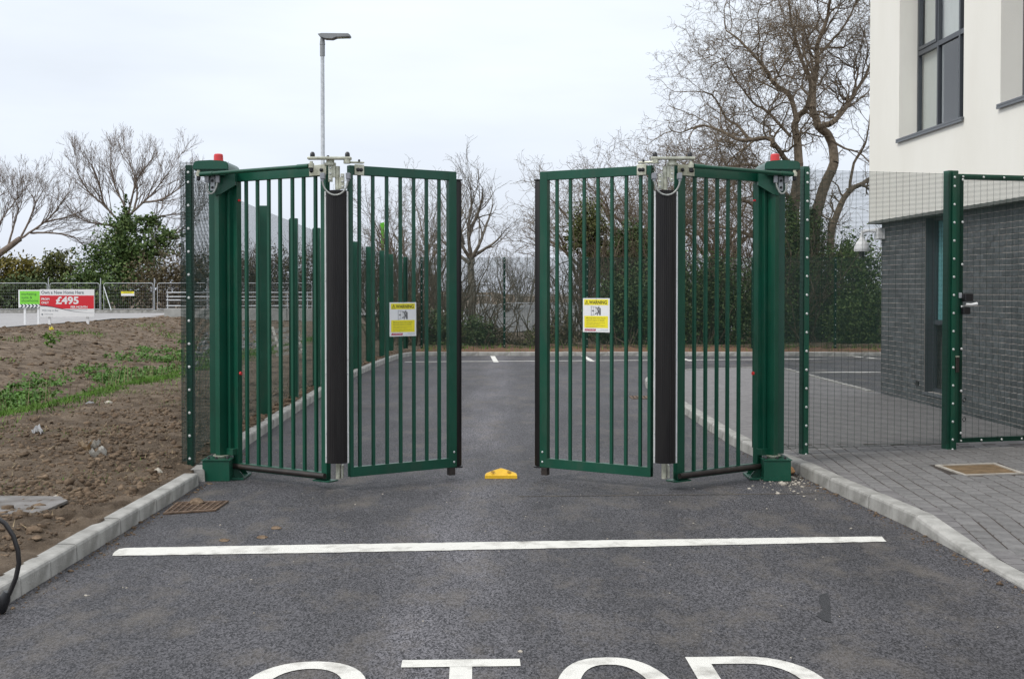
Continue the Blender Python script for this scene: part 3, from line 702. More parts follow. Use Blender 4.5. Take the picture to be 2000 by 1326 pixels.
# ------------------------------------------------------------------ welded mesh fences
def mesh_data(W_, H_, name='mesh_panel', r=.0025, m='green2'):
    S = []
    for i in range(int(H_/.0127)+1): z = i*.0127; S.append((0, 0, z, r, W_, 0, z, r))
    for i in range(int(W_/.0762)+1): x = i*.0762+.01; S.append((x, -.004, 0, r*.62, x, -.004, H_, r*.62))
    V, Fq = segmesh(S, 3)
    o = npmesh(name, V, Fq, M[m]); me = o.data; bpy.data.objects.remove(o); return me
def put_panel(par, me, a, b, W_, z):
    """panel from a to b (plan), bottom at z(a), z(b)"""
    d = Vector((b[0]-a[0], b[1]-a[1])); o = link('mesh_panel', me, par)
    o.location = Vector((a[0], a[1], z[0]))-wloc(par)
    o.rotation_euler = (0, -math.atan2(z[1]-z[0], d.length), math.atan2(d.y, d.x)); o.scale = (d.length/W_, 1, 1)
    return o
def post(par, x, y, z0, z1, ang, w=.06, dp=.08, bar=True, front=-1, bolts=10, m='green', barw=.05):
    """square post with clamp bar and bolts; ang = fence direction; front = side the bar is on"""
    Mz = Matrix.Rotation(ang, 3, 'Z'); nrm = Mz @ Vector((0, front, 0)); c = Vector((x, y, (z0+z1)/2))
    bm = BM(); box(bm, c, (w, dp, z1-z0), Mz, .004); p = obj('post', bm, M[m], par)
    if bar:
        bm = BM(); box(bm, c+nrm*(dp/2+.012), (barw, .007, z1-z0-.03), Mz); obj('clamp_bar', bm, M[m], p)
    if bolts:
        bm = BM(); H = z1-z0; zs = [z0+.10, z0+.20]+[z0+.20+(H-.36)*k/(bolts-1) for k in range(1, bolts)]+[z1-.07]
        for z in zs: lathe(bm, Vector((x, y, z))+nrm*(dp/2+.0155), [(.013, 0), (.013, .004), (.008, .009)], 8, axis=nrm)
        tag(obj('bolts', bm, M['bolt'], p, True), kind='stuff')
    return p
# right-hand fence beside the gate
fa, fb = G(1569, 886, .11), G(1853, 876, .11)
fd = (fb-fa); fd.z = 0; fd.normalize(); fang = math.atan2(fd.y, fd.x)
fr = thing('mesh_fence', 'green welded mesh fence between the right gate post and the pedestrian gate', 'fence', fa)
H1 = 2.80
post(fr, fa.x, fa.y, fa.z-.1, fa.z+2.83, fang, bolts=15)
post(fr, fb.x, fb.y, fb.z-.1, fb.z+2.83, fang, w=.11, dp=.10, bolts=15, barw=.045)
nf_ = Vector((fd.y, -fd.x, 0))*.045
me_r = mesh_data(1.70, H1-.06)
a = fa-fd*.42; b = fa+fd*.03
me_s = mesh_data(.46, H1-.06)
put_panel(fr, me_s, a+nf_, b+nf_, .46, (fa.z+.06, fa.z+.06))
put_panel(fr, me_r, fa+fd*.0+nf_*1.03, fb+fd*.02+nf_*1.12, 1.70, (fa.z+.06, fb.z+.06))
# pedestrian gate, frame hung right of the wide post
pg = thing('pedestrian_gate', 'green framed mesh pedestrian gate with a push button lock at the right edge', 'gate', fb+fd*.1)
GW = 1.25
def gp_(s, n, z): return fb+fd*s+Vector((fd.y, -fd.x, 0))*n+Vector((0, 0, z))
FM = Matrix.Rotation(fang, 3, 'Z')
bm = BM(); s0 = .068
for (u0, u1, z0, z1) in ((s0, s0+.065, .06, 2.80), (s0+GW-.065, s0+GW, .06, 2.80), (s0+.065, s0+GW-.065, 2.745, 2.80), (s0+.065, s0+GW-.065, .06, .105)):
    box(bm, gp_((u0+u1)/2, .0, (z0+z1)/2), (u1-u0, .05, z1-z0), FM, .003)
pf = obj('gate_frame', bm, M['green'], pg)
put_panel(pg, mesh_data(GW-.03, 2.70), gp_(s0+.02, .03, 0), gp_(s0+GW-.02, .03, 0), GW-.03, (fb.z+.08, fb.z+.08))
bm = BM()
for k in range(7): lathe(bm, gp_(s0+.048, .034, .16+k*.43), [(.014, 0), (.014, .004), (.008, .01)], 8, axis=(fd.y, -fd.x, 0))
for k in range(6):
    for z in (.082, 2.772): lathe(bm, gp_(s0+.05+k*.24, .034, z), [(.012, 0), (.012, .004), (.008, .01)], 8, axis=(fd.y, -fd.x, 0))
tag(obj('bolts', bm, M['bolt'], pg, True), kind='stuff')
bm = BM(); box(bm, gp_(.165, .05, 1.545), (.10, .075, .085), FM, .012); box(bm, gp_(.15, .05, 1.41), (.085, .05, .075), FM, .010)
lk = obj('lock_case', bm, M['cap'], pg)
bm = BM(); tube(bm, [gp_(.12, .10, 1.475), gp_(.17, .115, 1.472), gp_(.235, .115, 1.48)], [.012, .013, .017], 10); obj('handle', bm, M['white'], lk, True)
bm = BM(); box(bm, gp_(.098, .03, 1.565), (.034, .012, .055), FM, .003); obj('key_plate', bm, M['galv_dull'], lk)
bm = BM(); box(bm, gp_(.045, .062, .86), (.035, .03, .15), FM, .004); kp_ = obj('keep_box', bm, M['tubeblk'], pg)
bm = BM(); box(bm, gp_(.045, .062, .945), (.036, .031, .012), FM); obj('cover', bm, M['galv'], kp_)
bm = BM()
for z in (.50, .30): tube(bm, [gp_(.155+.016*math.cos(t), .03, z+.022*math.sin(t)) for t in [2*math.pi*i/12 for i in range(13)]], .004, 6)
obj('drop_bolt_ring', bm, M['cap'], pg, True)

# short front bay and long run on the left
LP = [(-2.97, 11.35), (-3.20, 13.75), (-3.30, 16.35), (-3.36, 18.95), (-3.42, 21.55), (-3.42, 24.15), (-3.40, 26.8), (-3.42, 29.4), (-3.38, 32.0), (-3.40, 34.6), (-3.2, 37.0)]
fl = thing('mesh_fence', 'long green welded mesh fence with square posts along the left kerb', 'fence', (-2.97, 11.35, gz(11.35)+.09))
me_l = mesh_data(2.6, 2.72)
for i, (x, y) in enumerate(LP):
    z = gz(y)+.07
    x2, y2 = LP[min(i+1, len(LP)-1)]; x1, y1 = LP[max(i-1, 0)]
    if i == 0: post(fl, x, y, z-.1, z+2.80, 0.0, bolts=13, barw=.05)
    else:
        an = math.atan2(y2-y1, x2-x1)
        post(fl, x, y, z-.1, z+2.80, an, w=.10, dp=.12, front=1, bolts=0)
for i in range(len(LP)-1):
    (xa, ya), (xb, yb) = LP[i], LP[i+1]
    put_panel(fl, me_l, (xa-.085, ya), (xb-.085, yb), 2.6, (gz(ya)+.12, gz(yb)+.12))
put_panel(fl, mesh_data(.62, 2.78), (-3.045, 11.29), (-2.60, 11.30), .62, (gz(11.3)+.12, gz(11.3)+.12))
# rear fence
fk = thing('mesh_fence', 'green welded mesh fence across the back of the car park', 'fence', (3, 37, gz(37)))
me_b = mesh_data(2.5, 2.72); BXs = [-3.2]+[-2.72+2.49*k for k in range(0, 10)]
for i, x in enumerate(BXs):
    if i: post(fk, x, 37.0, gz(37)+.0, gz(37)+2.86, 0.0, w=.065, dp=.08, bolts=13)
    if i: put_panel(fk, me_b, (BXs[i-1], 36.94), (x, 36.94), 2.5, (gz(37)+.13, gz(37)+.13))

# ------------------------------------------------------------------ the two bi-folding gates
def text_mesh(s, x0, y0, w, h, shear=0.0, bold=0.0):
    """flat lettering fitted into the box (x0,y0,w,h), as 2D verts and faces"""
    cu = bpy.data.curves.new('t', 'FONT'); cu.body = s; cu.size = 1; cu.resolution_u = 3; cu.shear = shear; cu.offset = bold
    o = bpy.data.objects.new('t', cu); COL.objects.link(o)
    dg = bpy.context.evaluated_depsgraph_get(); dg.update()
    me = bpy.data.meshes.new_from_object(o.evaluated_get(dg)); bpy.data.objects.remove(o)
    V = np.array([v.co[:2] for v in me.vertices]); F_ = [list(p.vertices) for p in me.polygons]; bpy.data.meshes.remove(me)
    if not len(V): return [], []
    lo, hi = V.min(0), V.max(0); V = (V-lo)/(hi-lo)*np.array([w, h])+np.array([x0, y0])
    return V, F_
class Board:
    """flat sign: local x to the right, y up from org, n towards the reader"""
    def __init__(s, par, org, u, n): s.p, s.o, s.u, s.n, s.v = par, Vector(org), Vector(u), Vector(n), Vector((0, 0, 1))
    def pt(s, x, y, k=0): return s.o+s.u*x+s.v*y+s.n*k
    def plate(s, name, x0, y0, x1, y1, m, t=.004, k=0, bev=0):
        bm = BM(); prism(bm, [s.pt(x0, y0, k), s.pt(x1, y0, k), s.pt(x1, y1, k), s.pt(x0, y1, k)], None, s.n*t)
        return obj(name, bm, M[m], s.p)
    def poly(s, name, pts, m, k):
        bm = BM(); bm.faces.new([bm.verts.new(s.pt(x, y, k)) for x, y in pts]); return obj(name, bm, M[m], s.p, recalc=False)
    def polys(s, name, pl, m, k):
        bm = BM()
        for pts in pl: bm.faces.new([bm.verts.new(s.pt(x, y, k)) for x, y in pts])
        return obj(name, bm, M[m], s.p, recalc=False)
    def text(s, name, st, x0, y0, w, h, m, k, shear=0.0, bold=0.0):
        V, F_ = text_mesh(st, x0, y0, w, h, shear, bold); bm = BM()
        vs = [bm.verts.new(s.pt(a, b, k)) for a, b in V]
        for f in F_:
            try: bm.faces.new([vs[i] for i in f])
            except ValueError: pass
        return obj(name, bm, M[m], s.p, recalc=False)
def pxX(px, Y): return (px-1000)/FPX*Y
def build_gate(side):
    L = side == 'L'; s = 1 if L else -1
    e0 = pxX(405, 11.2) if L else pxX(1536, 11.2)
    A1, B1, A2, B2 = [Vector((pxX(p, y), y, 0)) for p, y in (((470, 11.2), (641, 10.62), (681, 10.60), (889, 11.2)) if L else ((1474, 11.2), (1320, 10.62), (1274, 10.60), (1057, 11.2)))]
    H = Vector((pxX(659 if L else 1299, 10.5), 10.5, 0)); g = gz(11.1)
    gt = thing('bifold_gate', ('left' if L else 'right')+' green folding gate with red lamp, half open, '+('by the soil verge' if L else 'by the block paving'), 'gate', (e0+s*.13, 11.25, g), 'green bi-folding vehicle gates')
    X = lambda d: e0+s*d
    def bx(name, d0, d1, y0, y1, z0, z1, m='green', bev=.004, par=gt, smooth=False):
        bm = BM(); box2(bm, min(X(d0), X(d1)), max(X(d0), X(d1)), y0, y1, z0, z1, bev); return obj(name, bm, M[m], par, smooth)
    # foot box and base plate on the road
    base = bx('base_box', -.012, .232, 11.03, 11.42, g, .104)
    bm = BM(); box2(bm, min(X(.0), X(.345)), max(X(.0), X(.345)), 11.10, 11.44, g+.001, g+.020, .002)
    for yy in (11.18, 11.36): prism(bm, [(X(.235), yy, g+.02), (X(.33), yy, g+.02), (X(.235), yy, .06)], None, (0, .012, 0))
    obj('base_plate', bm, M['green'], base)
    bm = BM(); box2(bm, min(X(-.02), X(.24)), max(X(-.02), X(.24)), 11.02, 11.44, .1045, .112, .001); obj('lid', bm, M['green'], base)
    bm = BM(); lathe(bm, (X(.12), 11.20, .112), [(.05, 0), (.05, .012), (.075, .014), (.075, .022), (.03, .023), (.03, .05)], 18); obj('pivot_bearing', bm, M['galv'], base, True)
    bm = BM()
    for d in (.03, .10, .2): lathe(bm, (X(d), 11.09, .112), [(.012, 0), (.012, .012), (.007, .02)], 8)
    tag(obj('bolts', bm, M['cap'], base, True), kind='stuff')
    # fixed post and turning tubes of the inner leaf
    u1 = (B1-A1).normalized(); n1_ = Vector((-u1.y, u1.x, 0));  n1_ = n1_ if n1_.y < 0 else -n1_
    u2 = (B2-A2).normalized(); n2_ = Vector((-u2.y, u2.x, 0));  n2_ = n2_ if n2_.y < 0 else -n2_
    M1 = Matrix((u1, u1.cross(Vector((0, 0, 1)))*-1, Vector((0, 0, 1)))).transposed(); M2 = Matrix((u2, u2.cross(Vector((0, 0, 1)))*-1, Vector((0, 0, 1)))).transposed()
    bx('drive_post', 0, .078, 11.27, 11.46, .135, 2.66)
    def tb(name, d, y, w, dp, z0, z1, par=gt):
        c = Vector((X(d), y, (z0+z1)/2))+u1*(w/2)-n1_*(dp/2); bm = BM(); box(bm, c, (w, dp, z1-z0), M1, .003); return obj(name, bm, M['green'], par)
    tb('pivot_tube', .075, 11.17, .056, .10, .135, 2.64)
    tb('pivot_tube', .178, 11.20, .034, .05, .17, 2.63)
    bm = BM(); box(bm, Vector((X(.155), 11.37, 1.40))-n1_*.07, (.19, .006, 2.44), M1); obj('back_plate', bm, M['green'], gt)
    bm = BM(); box(bm, Vector((X(.19), 11.215, .165)), (.16, .07, .06), M1, .003); obj('pivot_shoe', bm, M['green'], gt)
    def panel(name, A, B, u, n, Mx, z0, z1, hb, ht, bars, wA, wB, extendA=0.0):
        Ln = (B-A).length; up = Vector((0, 0, 1))
        bm = BM(); box(bm, A+u*((Ln-extendA)/2)+up*(z1-ht/2), (Ln+extendA, .05, ht), Mx, .003); fr_ = obj('top_rail', bm, M['green'], gt)
        bm = BM(); box(bm, A+u*(Ln/2)+up*(z0+hb/2), (Ln, .052, hb), Mx, .003); obj('bottom_rail', bm, M['green'], fr_)
        for (p, w) in ((A+u*(wA/2), wA), (B-u*(wB/2), wB)):
            bm = BM(); box(bm, p+up*((z0+z1)/2), (w, .056, z1-z0-.004), Mx, .003); obj('stile', bm, M['green'], fr_)
        return fr_
    z1 = 2.71
    fr1 = panel('inner_leaf', A1-u1*.075, B1, u1, n1_, M1, -.004, z1, .062, .088, None, .062, .06, .05)
    fr2 = panel('outer_leaf', A2, B2, u2, n2_, M2, .024, z1, .085, .080, None, .032, .078)
    bar0 = None
    b1 = (482, 504, 526, 548, 572, 594, 617) if L else (1443, 1421, 1400, 1378, 1356, 1334)
    b2 = (702, 728.5, 755.5, 782, 808, 833, 857.5) if L else (1251, 1223, 1195, 1168, 1141, 1114, 1088)
    def baron(px, A, u, Mx, par, zz0, zz1, bm_cache={}):
        k = (px-1000)/FPX; t = (k*A.y-A.x)/(u.x-k*u.y); p = A+u*t
        key = (round(zz0, 3), round(zz1, 3))
        if key not in bm_cache:
            b = BM(); box(b, (0, 0, (zz0+zz1)/2), (.028, .028, zz1-zz0), None, .004); me = bpy.data.meshes.new('bar'); b.to_mesh(me); b.free(); me.materials.append(M['green']); bm_cache[key] = me
        o = link('bar', bm_cache[key], par, Vector((p.x, p.y, 0))-wloc(par)); o.rotation_euler = (0, 0, math.atan2(u.y, u.x)); return o
    for p in b1: baron(p, A1, u1, M1, fr1, .055, z1-.085)
    for p in b2: baron(p, A2, u2, M2, fr2, .105, z1-.078)
    # worn tube along the foot of the inner leaf
    bm = BM(); tube(bm, [A1-u1*.06+n1_*.052+Vector((0, 0, .034)), B1+n1_*.052+Vector((0, 0, .034))], .024, 14); obj('foot_tube', bm, M['tubeblk'], fr1, True)
    bm = BM(); box(bm, B1-u1*.04+Vector((0, 0, -.012)), (.19, .12, .012), M1, .002); obj('hinge_plate', bm, M['green'], fr1)
    # rubber safety edge and foot block at the closing end
    bm = BM(); box(bm, B2+u2*.030+Vector((0, 0, 1.33)), (.058, .046, 2.60), M2, .012); se = obj('safety_edge', bm, M['rubber'], fr2, True)
    bm = BM(); box(bm, B2+u2*.031+Vector((0, 0, 2.637)), (.066, .054, .014), M2, .003); box(bm, B2+u2*.031+Vector((0, 0, .022)), (.066, .054, .014), M2, .003); obj('end_cap', bm, M['cap'], se)
    bm = BM(); box(bm, B2-u2*.045+Vector((0, 0, -.012)), (.062, .05, .07), M2, .003); obj('foot_block', bm, M['tubeblk'], fr2)
    bm = BM()
    for z in (.075, .165): lathe(bm, B2-u2*.03+n2_*.028+Vector((0, 0, z)), [(.010, 0), (.010, .003), (.006, .007)], 8, axis=n2_)
    tag(obj('bolts', bm, M['bolt'], fr2, True), kind='stuff')
    # black finger-guard sleeve over the folding joint
    bm = BM(); nn = 44; a_ = []; b_2 = []
    for i in range(nn+1):
        t = i/nn; x = H.x+(-.088+.176*t); yb = 10.46-.055*math.sin(math.pi*t)**.6-(.0035 if i % 4 < 2 else 0)
        a_.append(bm.verts.new((x, yb, .165))); b_2.append(bm.verts.new((x, yb, 2.483)))
    c_ = [bm.verts.new((H.x+.088, 10.475, .165)), bm.verts.new((H.x-.088, 10.475, .165))]; d_ = [bm.verts.new((H.x+.088, 10.475, 2.483)), bm.verts.new((H.x-.088, 10.475, 2.483))]
    for i in range(nn): bm.faces.new((a_[i], a_[i+1], b_2[i+1], b_2[i]))
    bm.faces.new((a_[nn], c_[0], d_[0], b_2[nn])); bm.faces.new((c_[0], c_[1], d_[1], d_[0])); bm.faces.new((c_[1], a_[0], b_2[0], d_[1]))
    bm.faces.new(a_[::-1]+[c_[1], c_[0]][::1] if False else [c_[1], c_[0]]+a_[::-1]); bm.faces.new(b_2+[d_[0], d_[1]])
    sl = obj('finger_guard', bm, M['rubber'], gt, True)
    for q in (-1, 1):
        bm = BM(); box2(bm, H.x+q*.094-.007, H.x+q*.094+.007, 10.452, 10.464, .165, 2.475, .002); st = obj('edge_strip', bm, M['strip'], sl)
        bm = BM()
        for z in (2.44, 1.72, 1.05, .93, .42, .22): lathe(bm, (H.x+q*.094, 10.452, z), [(.006, 0), (.006, .003), (.003, .005)], 6, axis=(0, -1, 0))
        tag(obj('screws', bm, M['bolt'], st, True), kind='stuff')
    # galvanised hinge and linkage on top
    bm = BM(); lathe(bm, (H.x, 10.53, 2.495), [(.021, 0), (.021, .098), (.019, .1), (.021, .102), (.021, .2)], 14); hg = obj('hinge', bm, M['galv'], gt, True)
    bm = BM(); box2(bm, H.x-.075, H.x-.038, 10.50, 10.512, 2.56, 2.70, .002); box2(bm, H.x+.03, H.x+.062, 10.50, 10.512, 2.50, 2.63, .002)
    box2(bm, H.x-.04, H.x-.015, 10.51, 10.55, 2.60, 2.70); box2(bm, H.x+.015, H.x+.034, 10.51, 10.55, 2.50, 2.60)
    if not L:
        for v in bm.verts: v.co.x = 2*H.x-v.co.x
    obj('hinge_leaf', bm, M['galv'], hg)
    bm = BM(); q = 1 if L else -1
    for x, zz in ((-.056, (2.58, 2.63, 2.68)), (.046, (2.52, 2.565, 2.61))):
        for z in zz: lathe(bm, (H.x+q*x, 10.50, z), [(.010, 0), (.010, .005), (.005, .010)], 8, axis=(0, -1, 0))
    tag(obj('bolts', bm, M['bolt'], hg, True), kind='stuff')
    bm = BM(); lathe(bm, (H.x, 10.53, .02), [(.022, 0), (.022, .075), (.020, .077), (.022, .079), (.022, .155)], 14); box2(bm, H.x+.03, H.x+.042, 10.50, 10.56, .03, .14)
    obj('bottom_hinge', bm, M['galv'], gt, True)
    PZ = 2.752
    bm = BM(); box2(bm, H.x-.245, H.x+.125, 10.44, 10.52, PZ-.005, PZ+.016, .004); lk_ = obj('link_plate', bm, M['galv'], gt)
    if not L:
        for v in lk_.data.vertices: v.co.x = 2*(H.x-wloc(gt).x)-v.co.x
        lk_.data.flip_normals()
    bm = BM(); pts = [H+Vector((q*.09, -.03, PZ-.028)), H+Vector((q*.20, .02, PZ-.028))]
    dd = (pts[1]-pts[0]).normalized(); Mq = Matrix((dd, Vector((-dd.y, dd.x, 0)), Vector((0, 0, 1)))).transposed()
    box(bm, (pts[0]+pts[1])/2, ((pts[1]-pts[0]).length+.05, .05, .014), Mq, .003); lathe(bm, pts[0]+Vector((0, 0, -.012)), [(.03, 0), (.03, .035)], 14)
    obj('link_arm', bm, M['galv'], lk_)
    bm = BM(); lathe(bm, H+Vector((-q*.06, .02, PZ-.05)), [(.05, 0), (.05, .02), (.035, .022), (.035, .048)], 14); box2(bm, H.x-q*.11, H.x-q*.03, 10.50, 10.56, 2.70, PZ-.03); obj('link_pivot', bm, M['galv'], lk_)
    bm = BM()
    for dx, z, r in ((-.205, PZ+.016, .021), (.092, PZ+.016, .021)): lathe(bm, (H.x+q*dx, 10.48, z), [(r, 0), (r, .022), (r*.88, .034), (r*.45, .044)], 12)
    for dx, z, r in ((-.075, PZ+.013, .013), (.19, PZ-.021, .010)): lathe(bm, (H.x+q*dx, 10.49, z), [(r, 0), (r, .008), (r*.7, .018)], 10)
    obj('bolt_cap', bm, M['cap'], lk_, True)
    # rail brackets with two black bolts each
    for (A, u, n, Mx, t0, t1, zc) in ((B1, -u1, n1_, M1, -.01, .185, 2.672), (A2, u2, n2_, M2, .045, .135, 2.674)):
        c = A+u*((t0+t1)/2)+n*.031+Vector((0, 0, zc)); bm = BM(); box(bm, c, (abs(t1-t0), .007, .092), Mx, .002); bk = obj('rail_bracket', bm, M['galv'], gt)
        bm = BM()
        for t in (t0+.03 if t0 > 0 else t0+.05, t1-.03): lathe(bm, A+u*t+n*.034+Vector((0, 0, zc)), [(.017, 0), (.017, .009), (.009, .015)], 10, axis=n)
        obj('bolt_cap', bm, M['cap'], bk, True)
    # conduit loop across the joint
    hw = .112
    bm = BM(); tube(bm, [(H.x+hw*.96*math.cos(math.pi+math.pi*i/20), 10.385+.01*math.sin(math.pi*i/20), 2.565+.125*math.sin(math.pi+math.pi*i/20)*1.0) for i in range(21)], .0078, 10); cd = obj('conduit_loop', bm, M['conduit'], gt, True)
    for q_ in (-1, 1):
        bm = BM(); box2(bm, H.x+q_*.108-.018, H.x+q_*.108+.018, 10.37, 10.45, 2.575, 2.625, .004); lathe(bm, (H.x+q_*.108, 10.387, 2.555), [(.013, 0), (.013, .022)], 8); obj('fitting', bm, M['fitting'], cd)
    # operator head on the post, drive arm, small conduit loop, red lamp
    bm = BM(); prof = []; w0, w1 = -.07, .235
    for d, z in ((-.074, 2.712), (-.075, 2.745), (-.070, 2.768), (-.056, 2.784), (-.02, 2.793), (.085, 2.798), (.17, 2.794), (.220, 2.785), (.238, 2.768), (.243, 2.745), (.243, 2.712)): prof.append((X(d), 11.0, z))
    prism(bm, prof, None, (0, .46, 0)); bmesh.ops.recalc_face_normals(bm, faces=bm.faces[:])
    bmesh.ops.bevel(bm, geom=[e for e in bm.edges if all(abs(v.co.y-11.0) < 1e-4 for v in e.verts) or all(abs(v.co.y-11.46) < 1e-4 for v in e.verts)], offset=.007, segments=2, affect='EDGES')
    oc = obj('operator_cover', bm, M['green'], gt, True)
    bx('operator_body', -.03, .20, 11.03, 11.45, 2.665, 2.711, 'green', .003)
    bm = BM(); lathe(bm, (X(.125), 11.13, 2.801), [(.046, 0), (.046, .005), (.043, .007), (.042, .045), (.039, .059), (.030, .065), (.0, .066)], 20); obj('warning_lamp', bm, M['red'], oc, True)
    bm = BM(); prism(bm, [(X(.10), 11.13, 2.69), (X(.275), 11.13, 2.70), (X(.275), 11.13, 2.585), (X(.145), 11.13, 2.505), (X(.09), 11.13, 2.49), (X(.09), 11.13, 2.66)], None, (0, .07, 0)); obj('arm_bracket', bm, M['green'], gt)
    bm = BM(); box2(bm, min(X(.06), X(.10)), max(X(.06), X(.10)), 11.09, 11.14, 2.53, 2.66, .003); ab = obj('latch_plate', bm, M['galv_dull'], gt)
    bm = BM()
    for z in (2.56, 2.62): lathe(bm, (X(.08), 11.088, z), [(.012, 0), (.012, .008), (.006, .012)], 8, axis=(0, -1, 0))
    obj('bolt_cap', bm, M['cap'], ab, True)
    bm = BM(); cxp, hw2 = X(.085), .048
    tube(bm, [(cxp-s*hw2, 11.06, 2.62), (cxp-s*hw2, 11.05, 2.56), (cxp-s*.04, 11.05, 2.525), (cxp-s*.02, 11.05, 2.503), (cxp, 11.05, 2.503), (cxp+s*.02, 11.05, 2.52), (cxp+s*.038, 11.05, 2.56), (cxp+s*hw2, 11.06, 2.62)], .0085, 8); c2 = obj('conduit_loop', bm, M['conduit'], gt, True)
    bm = BM()
    bm.free()
    for q_ in (-1, 1):
        bm = BM(); box2(bm, cxp+q_*hw2-.017, cxp+q_*hw2+.017, 11.045, 11.09, 2.60, 2.665, .004); obj('fitting', bm, M['fitting'], c2)
    a0 = Vector((X(.0), 10.98, 2.668)); a1 = Vector((H.x-q*.235, 10.46, 2.690)); av = (a1-a0)
    bm = BM(); tube(bm, [a0, a0+av*.12, a0+av*.121, a0+av*.90, a0+av*.901, a1], [.021, .021, .017, .017, .021, .021], 14); da = obj('drive_arm', bm, M['green'], gt, True)
    for p in (a0-av.normalized()*.022, a1+av.normalized()*.028):
        bm = BM(); lathe(bm, p+Vector((0, 0, -.022)), [(.012, 0), (.024, .006), (.024, .04), (.014, .046), (.014, .06)], 14); jj = obj('ball_joint', bm, M['galv'], da, True)
        bm = BM(); lathe(bm, p+Vector((0, 0, -.058)), [(.006, 0), (.017, .01), (.019, .036)], 12); obj('bolt_cap', bm, M['cap'], jj, True)
    bm = BM(); lathe(bm, (X(.29), 11.19, 2.45), [(.010, 0), (.010, .02)], 10, axis=(1 if L else -1, -.4, 0)); lathe(bm, (X(.30), 11.18, .88), [(.016, 0), (.016, .014)], 10, axis=(1 if L else -1, -.4, 0)); obj('indicator_button', bm, M['red'], gt, True)
    # warning sign on the outer leaf
    cx = 784.5 if L else 1167; k = (cx-1000)/FPX; t = (k*A2.y-A2.x)/(u2.x-k*u2.y); c = A2+u2*t
    zt = D(0, 590.5 if L else 582.5, c.y).z; w_, h_ = .268, .300
    ur = u2 if L else -u2
    sg = thing('warning_sign', ('white and yellow warning sign fixed to the bars of the '+('left' if L else 'right')+' gate'), 'sign', c+n2_*.02+Vector((0, 0, zt-h_)), 'gate warning signs')
    B = Board(sg, c-ur*(w_/2)+n2_*.020+Vector((0, 0, zt-h_)), ur, n2_)
    sx, sy = w_/745, h_/965; fx = lambda p: (p-330)*sx; fy = lambda p: (1150-p)*sy
    B.plate('plate', 0, 0, w_, h_, 'white', .004)
    def rect(nm, x0, y0, x1, y1, m, k=.0048): return B.poly(nm, [(fx(x0), fy(y1)), (fx(x1), fy(y1)), (fx(x1), fy(y0)), (fx(x0), fy(y0))], m, k)
    rect('yellow_band', 366, 218, 1036, 380, 'sign_yellow'); rect('yellow_panel', 372, 690, 1030, 1030, 'sign_yellow')
    B.polys('triangle_symbol', [[(fx(385), fy(362)), (fx(400), fy(354)), (fx(440), fy(262)), (fx(440), fy(240))], [(fx(440), fy(240)), (fx(440), fy(262)), (fx(478), fy(354)), (fx(494), fy(362))], [(fx(385), fy(362)), (fx(494), fy(362)), (fx(478), fy(354)), (fx(400), fy(354))], [(fx(435), fy(330)), (fx(445), fy(330)), (fx(447), fy(285)), (fx(433), fy(285))], [(fx(434), fy(348)), (fx(446), fy(348)), (fx(446), fy(338)), (fx(434), fy(338))]], 'sign_black', .0056)
    def tx(st, x0, y0, x1, y1, m='sign_black', **kw): return B.text('lettering', st, fx(x0), fy(y1), (x1-x0)*sx, (y1-y0)*sy, m, .0056, **kw)
    tx('WARNING', 503, 252, 1000, 352, bold=.02)
    tx('Moving Gate Can Cause', 430, 733, 962, 775, 'sign_grey', bold=.012); tx('Serious Injury or Death', 430, 794, 935, 836, 'sign_grey', bold=.012)
    tx('KEEP CLEAR! Gate may move at any', 430, 866, 945, 893, 'sign_grey'); tx('time without prior warning.', 430, 908, 800, 934, 'sign_grey')
    tx('Do not let children operate the gate or', 430, 950, 962, 976, 'sign_grey'); tx('play in the gate area.', 430, 990, 720, 1016, 'sign_grey')
    # pictogram: gate leaf with arrow closing on a person against a wall
    th = 5; P_ = []
    def ln(x0, y0, x1, y1, t=th):
        d = Vector((x1-x0, y1-y0)).normalized(); n = Vector((-d.y, d.x))*t/2
        P_.append([(fx(x0-n.x), fy(y0-n.y)), (fx(x1-n.x), fy(y1-n.y)), (fx(x1+n.x), fy(y1+n.y)), (fx(x0+n.x), fy(y0+n.y))])
    ln(566, 412, 566, 678, 8); ln(566, 414, 735, 442); ln(566, 676, 735, 620); ln(622, 422, 622, 660, 6); ln(675, 432, 675, 645, 5); ln(715, 440, 715, 628, 4)
    P_.append([(fx(580), fy(542)), (fx(615), fy(562)), (fx(648), fy(542)), (fx(615), fy(520))])
    P_.append([(fx(790), fy(660)), (fx(828), fy(660)), (fx(826), fy(460)), (fx(790), fy(460))])
    ln(690, 452, 752, 495, 14); ln(752, 480, 765, 590, 34); ln(768, 590, 728, 668, 18); ln(745, 590, 672, 636, 16); ln(782, 405, 782, 470, 14)
    P_.append([(fx(757+16*math.cos(a)), fy(452+20*math.sin(a))) for a in [2*math.pi*i/10 for i in range(10)]])
    B.polys('pictogram', P_, 'sign_black', .0056)
    B.poly('logo_band', [(fx(376), fy(1118)), (fx(685), fy(1118)), (fx(698), fy(1060)), (fx(388), fy(1060))], 'crimson', .0048)
    B.text('logo_lettering', 'JACKSONS', fx(405), fy(1108), 255*sx, 36*sy, 'white', .0056, shear=.25)
    tx('Tel: 0800 953 3736', 830, 1066, 1030, 1084, 'slate_txt'); tx('www.jacksons-security.co.uk', 740, 1096, 1034, 1114, 'slate_txt')
    bm = BM()
    for px_, py_ in ((705, 208), (705, 1136)): lathe(bm, B.pt(fx(px_), fy(py_), .004), [(.004, 0), (.004, .002)], 8, axis=n2_)
    obj('rivet', bm, M['galv_dull'], sg)
    return gt
build_gate('L'); build_gate('R')

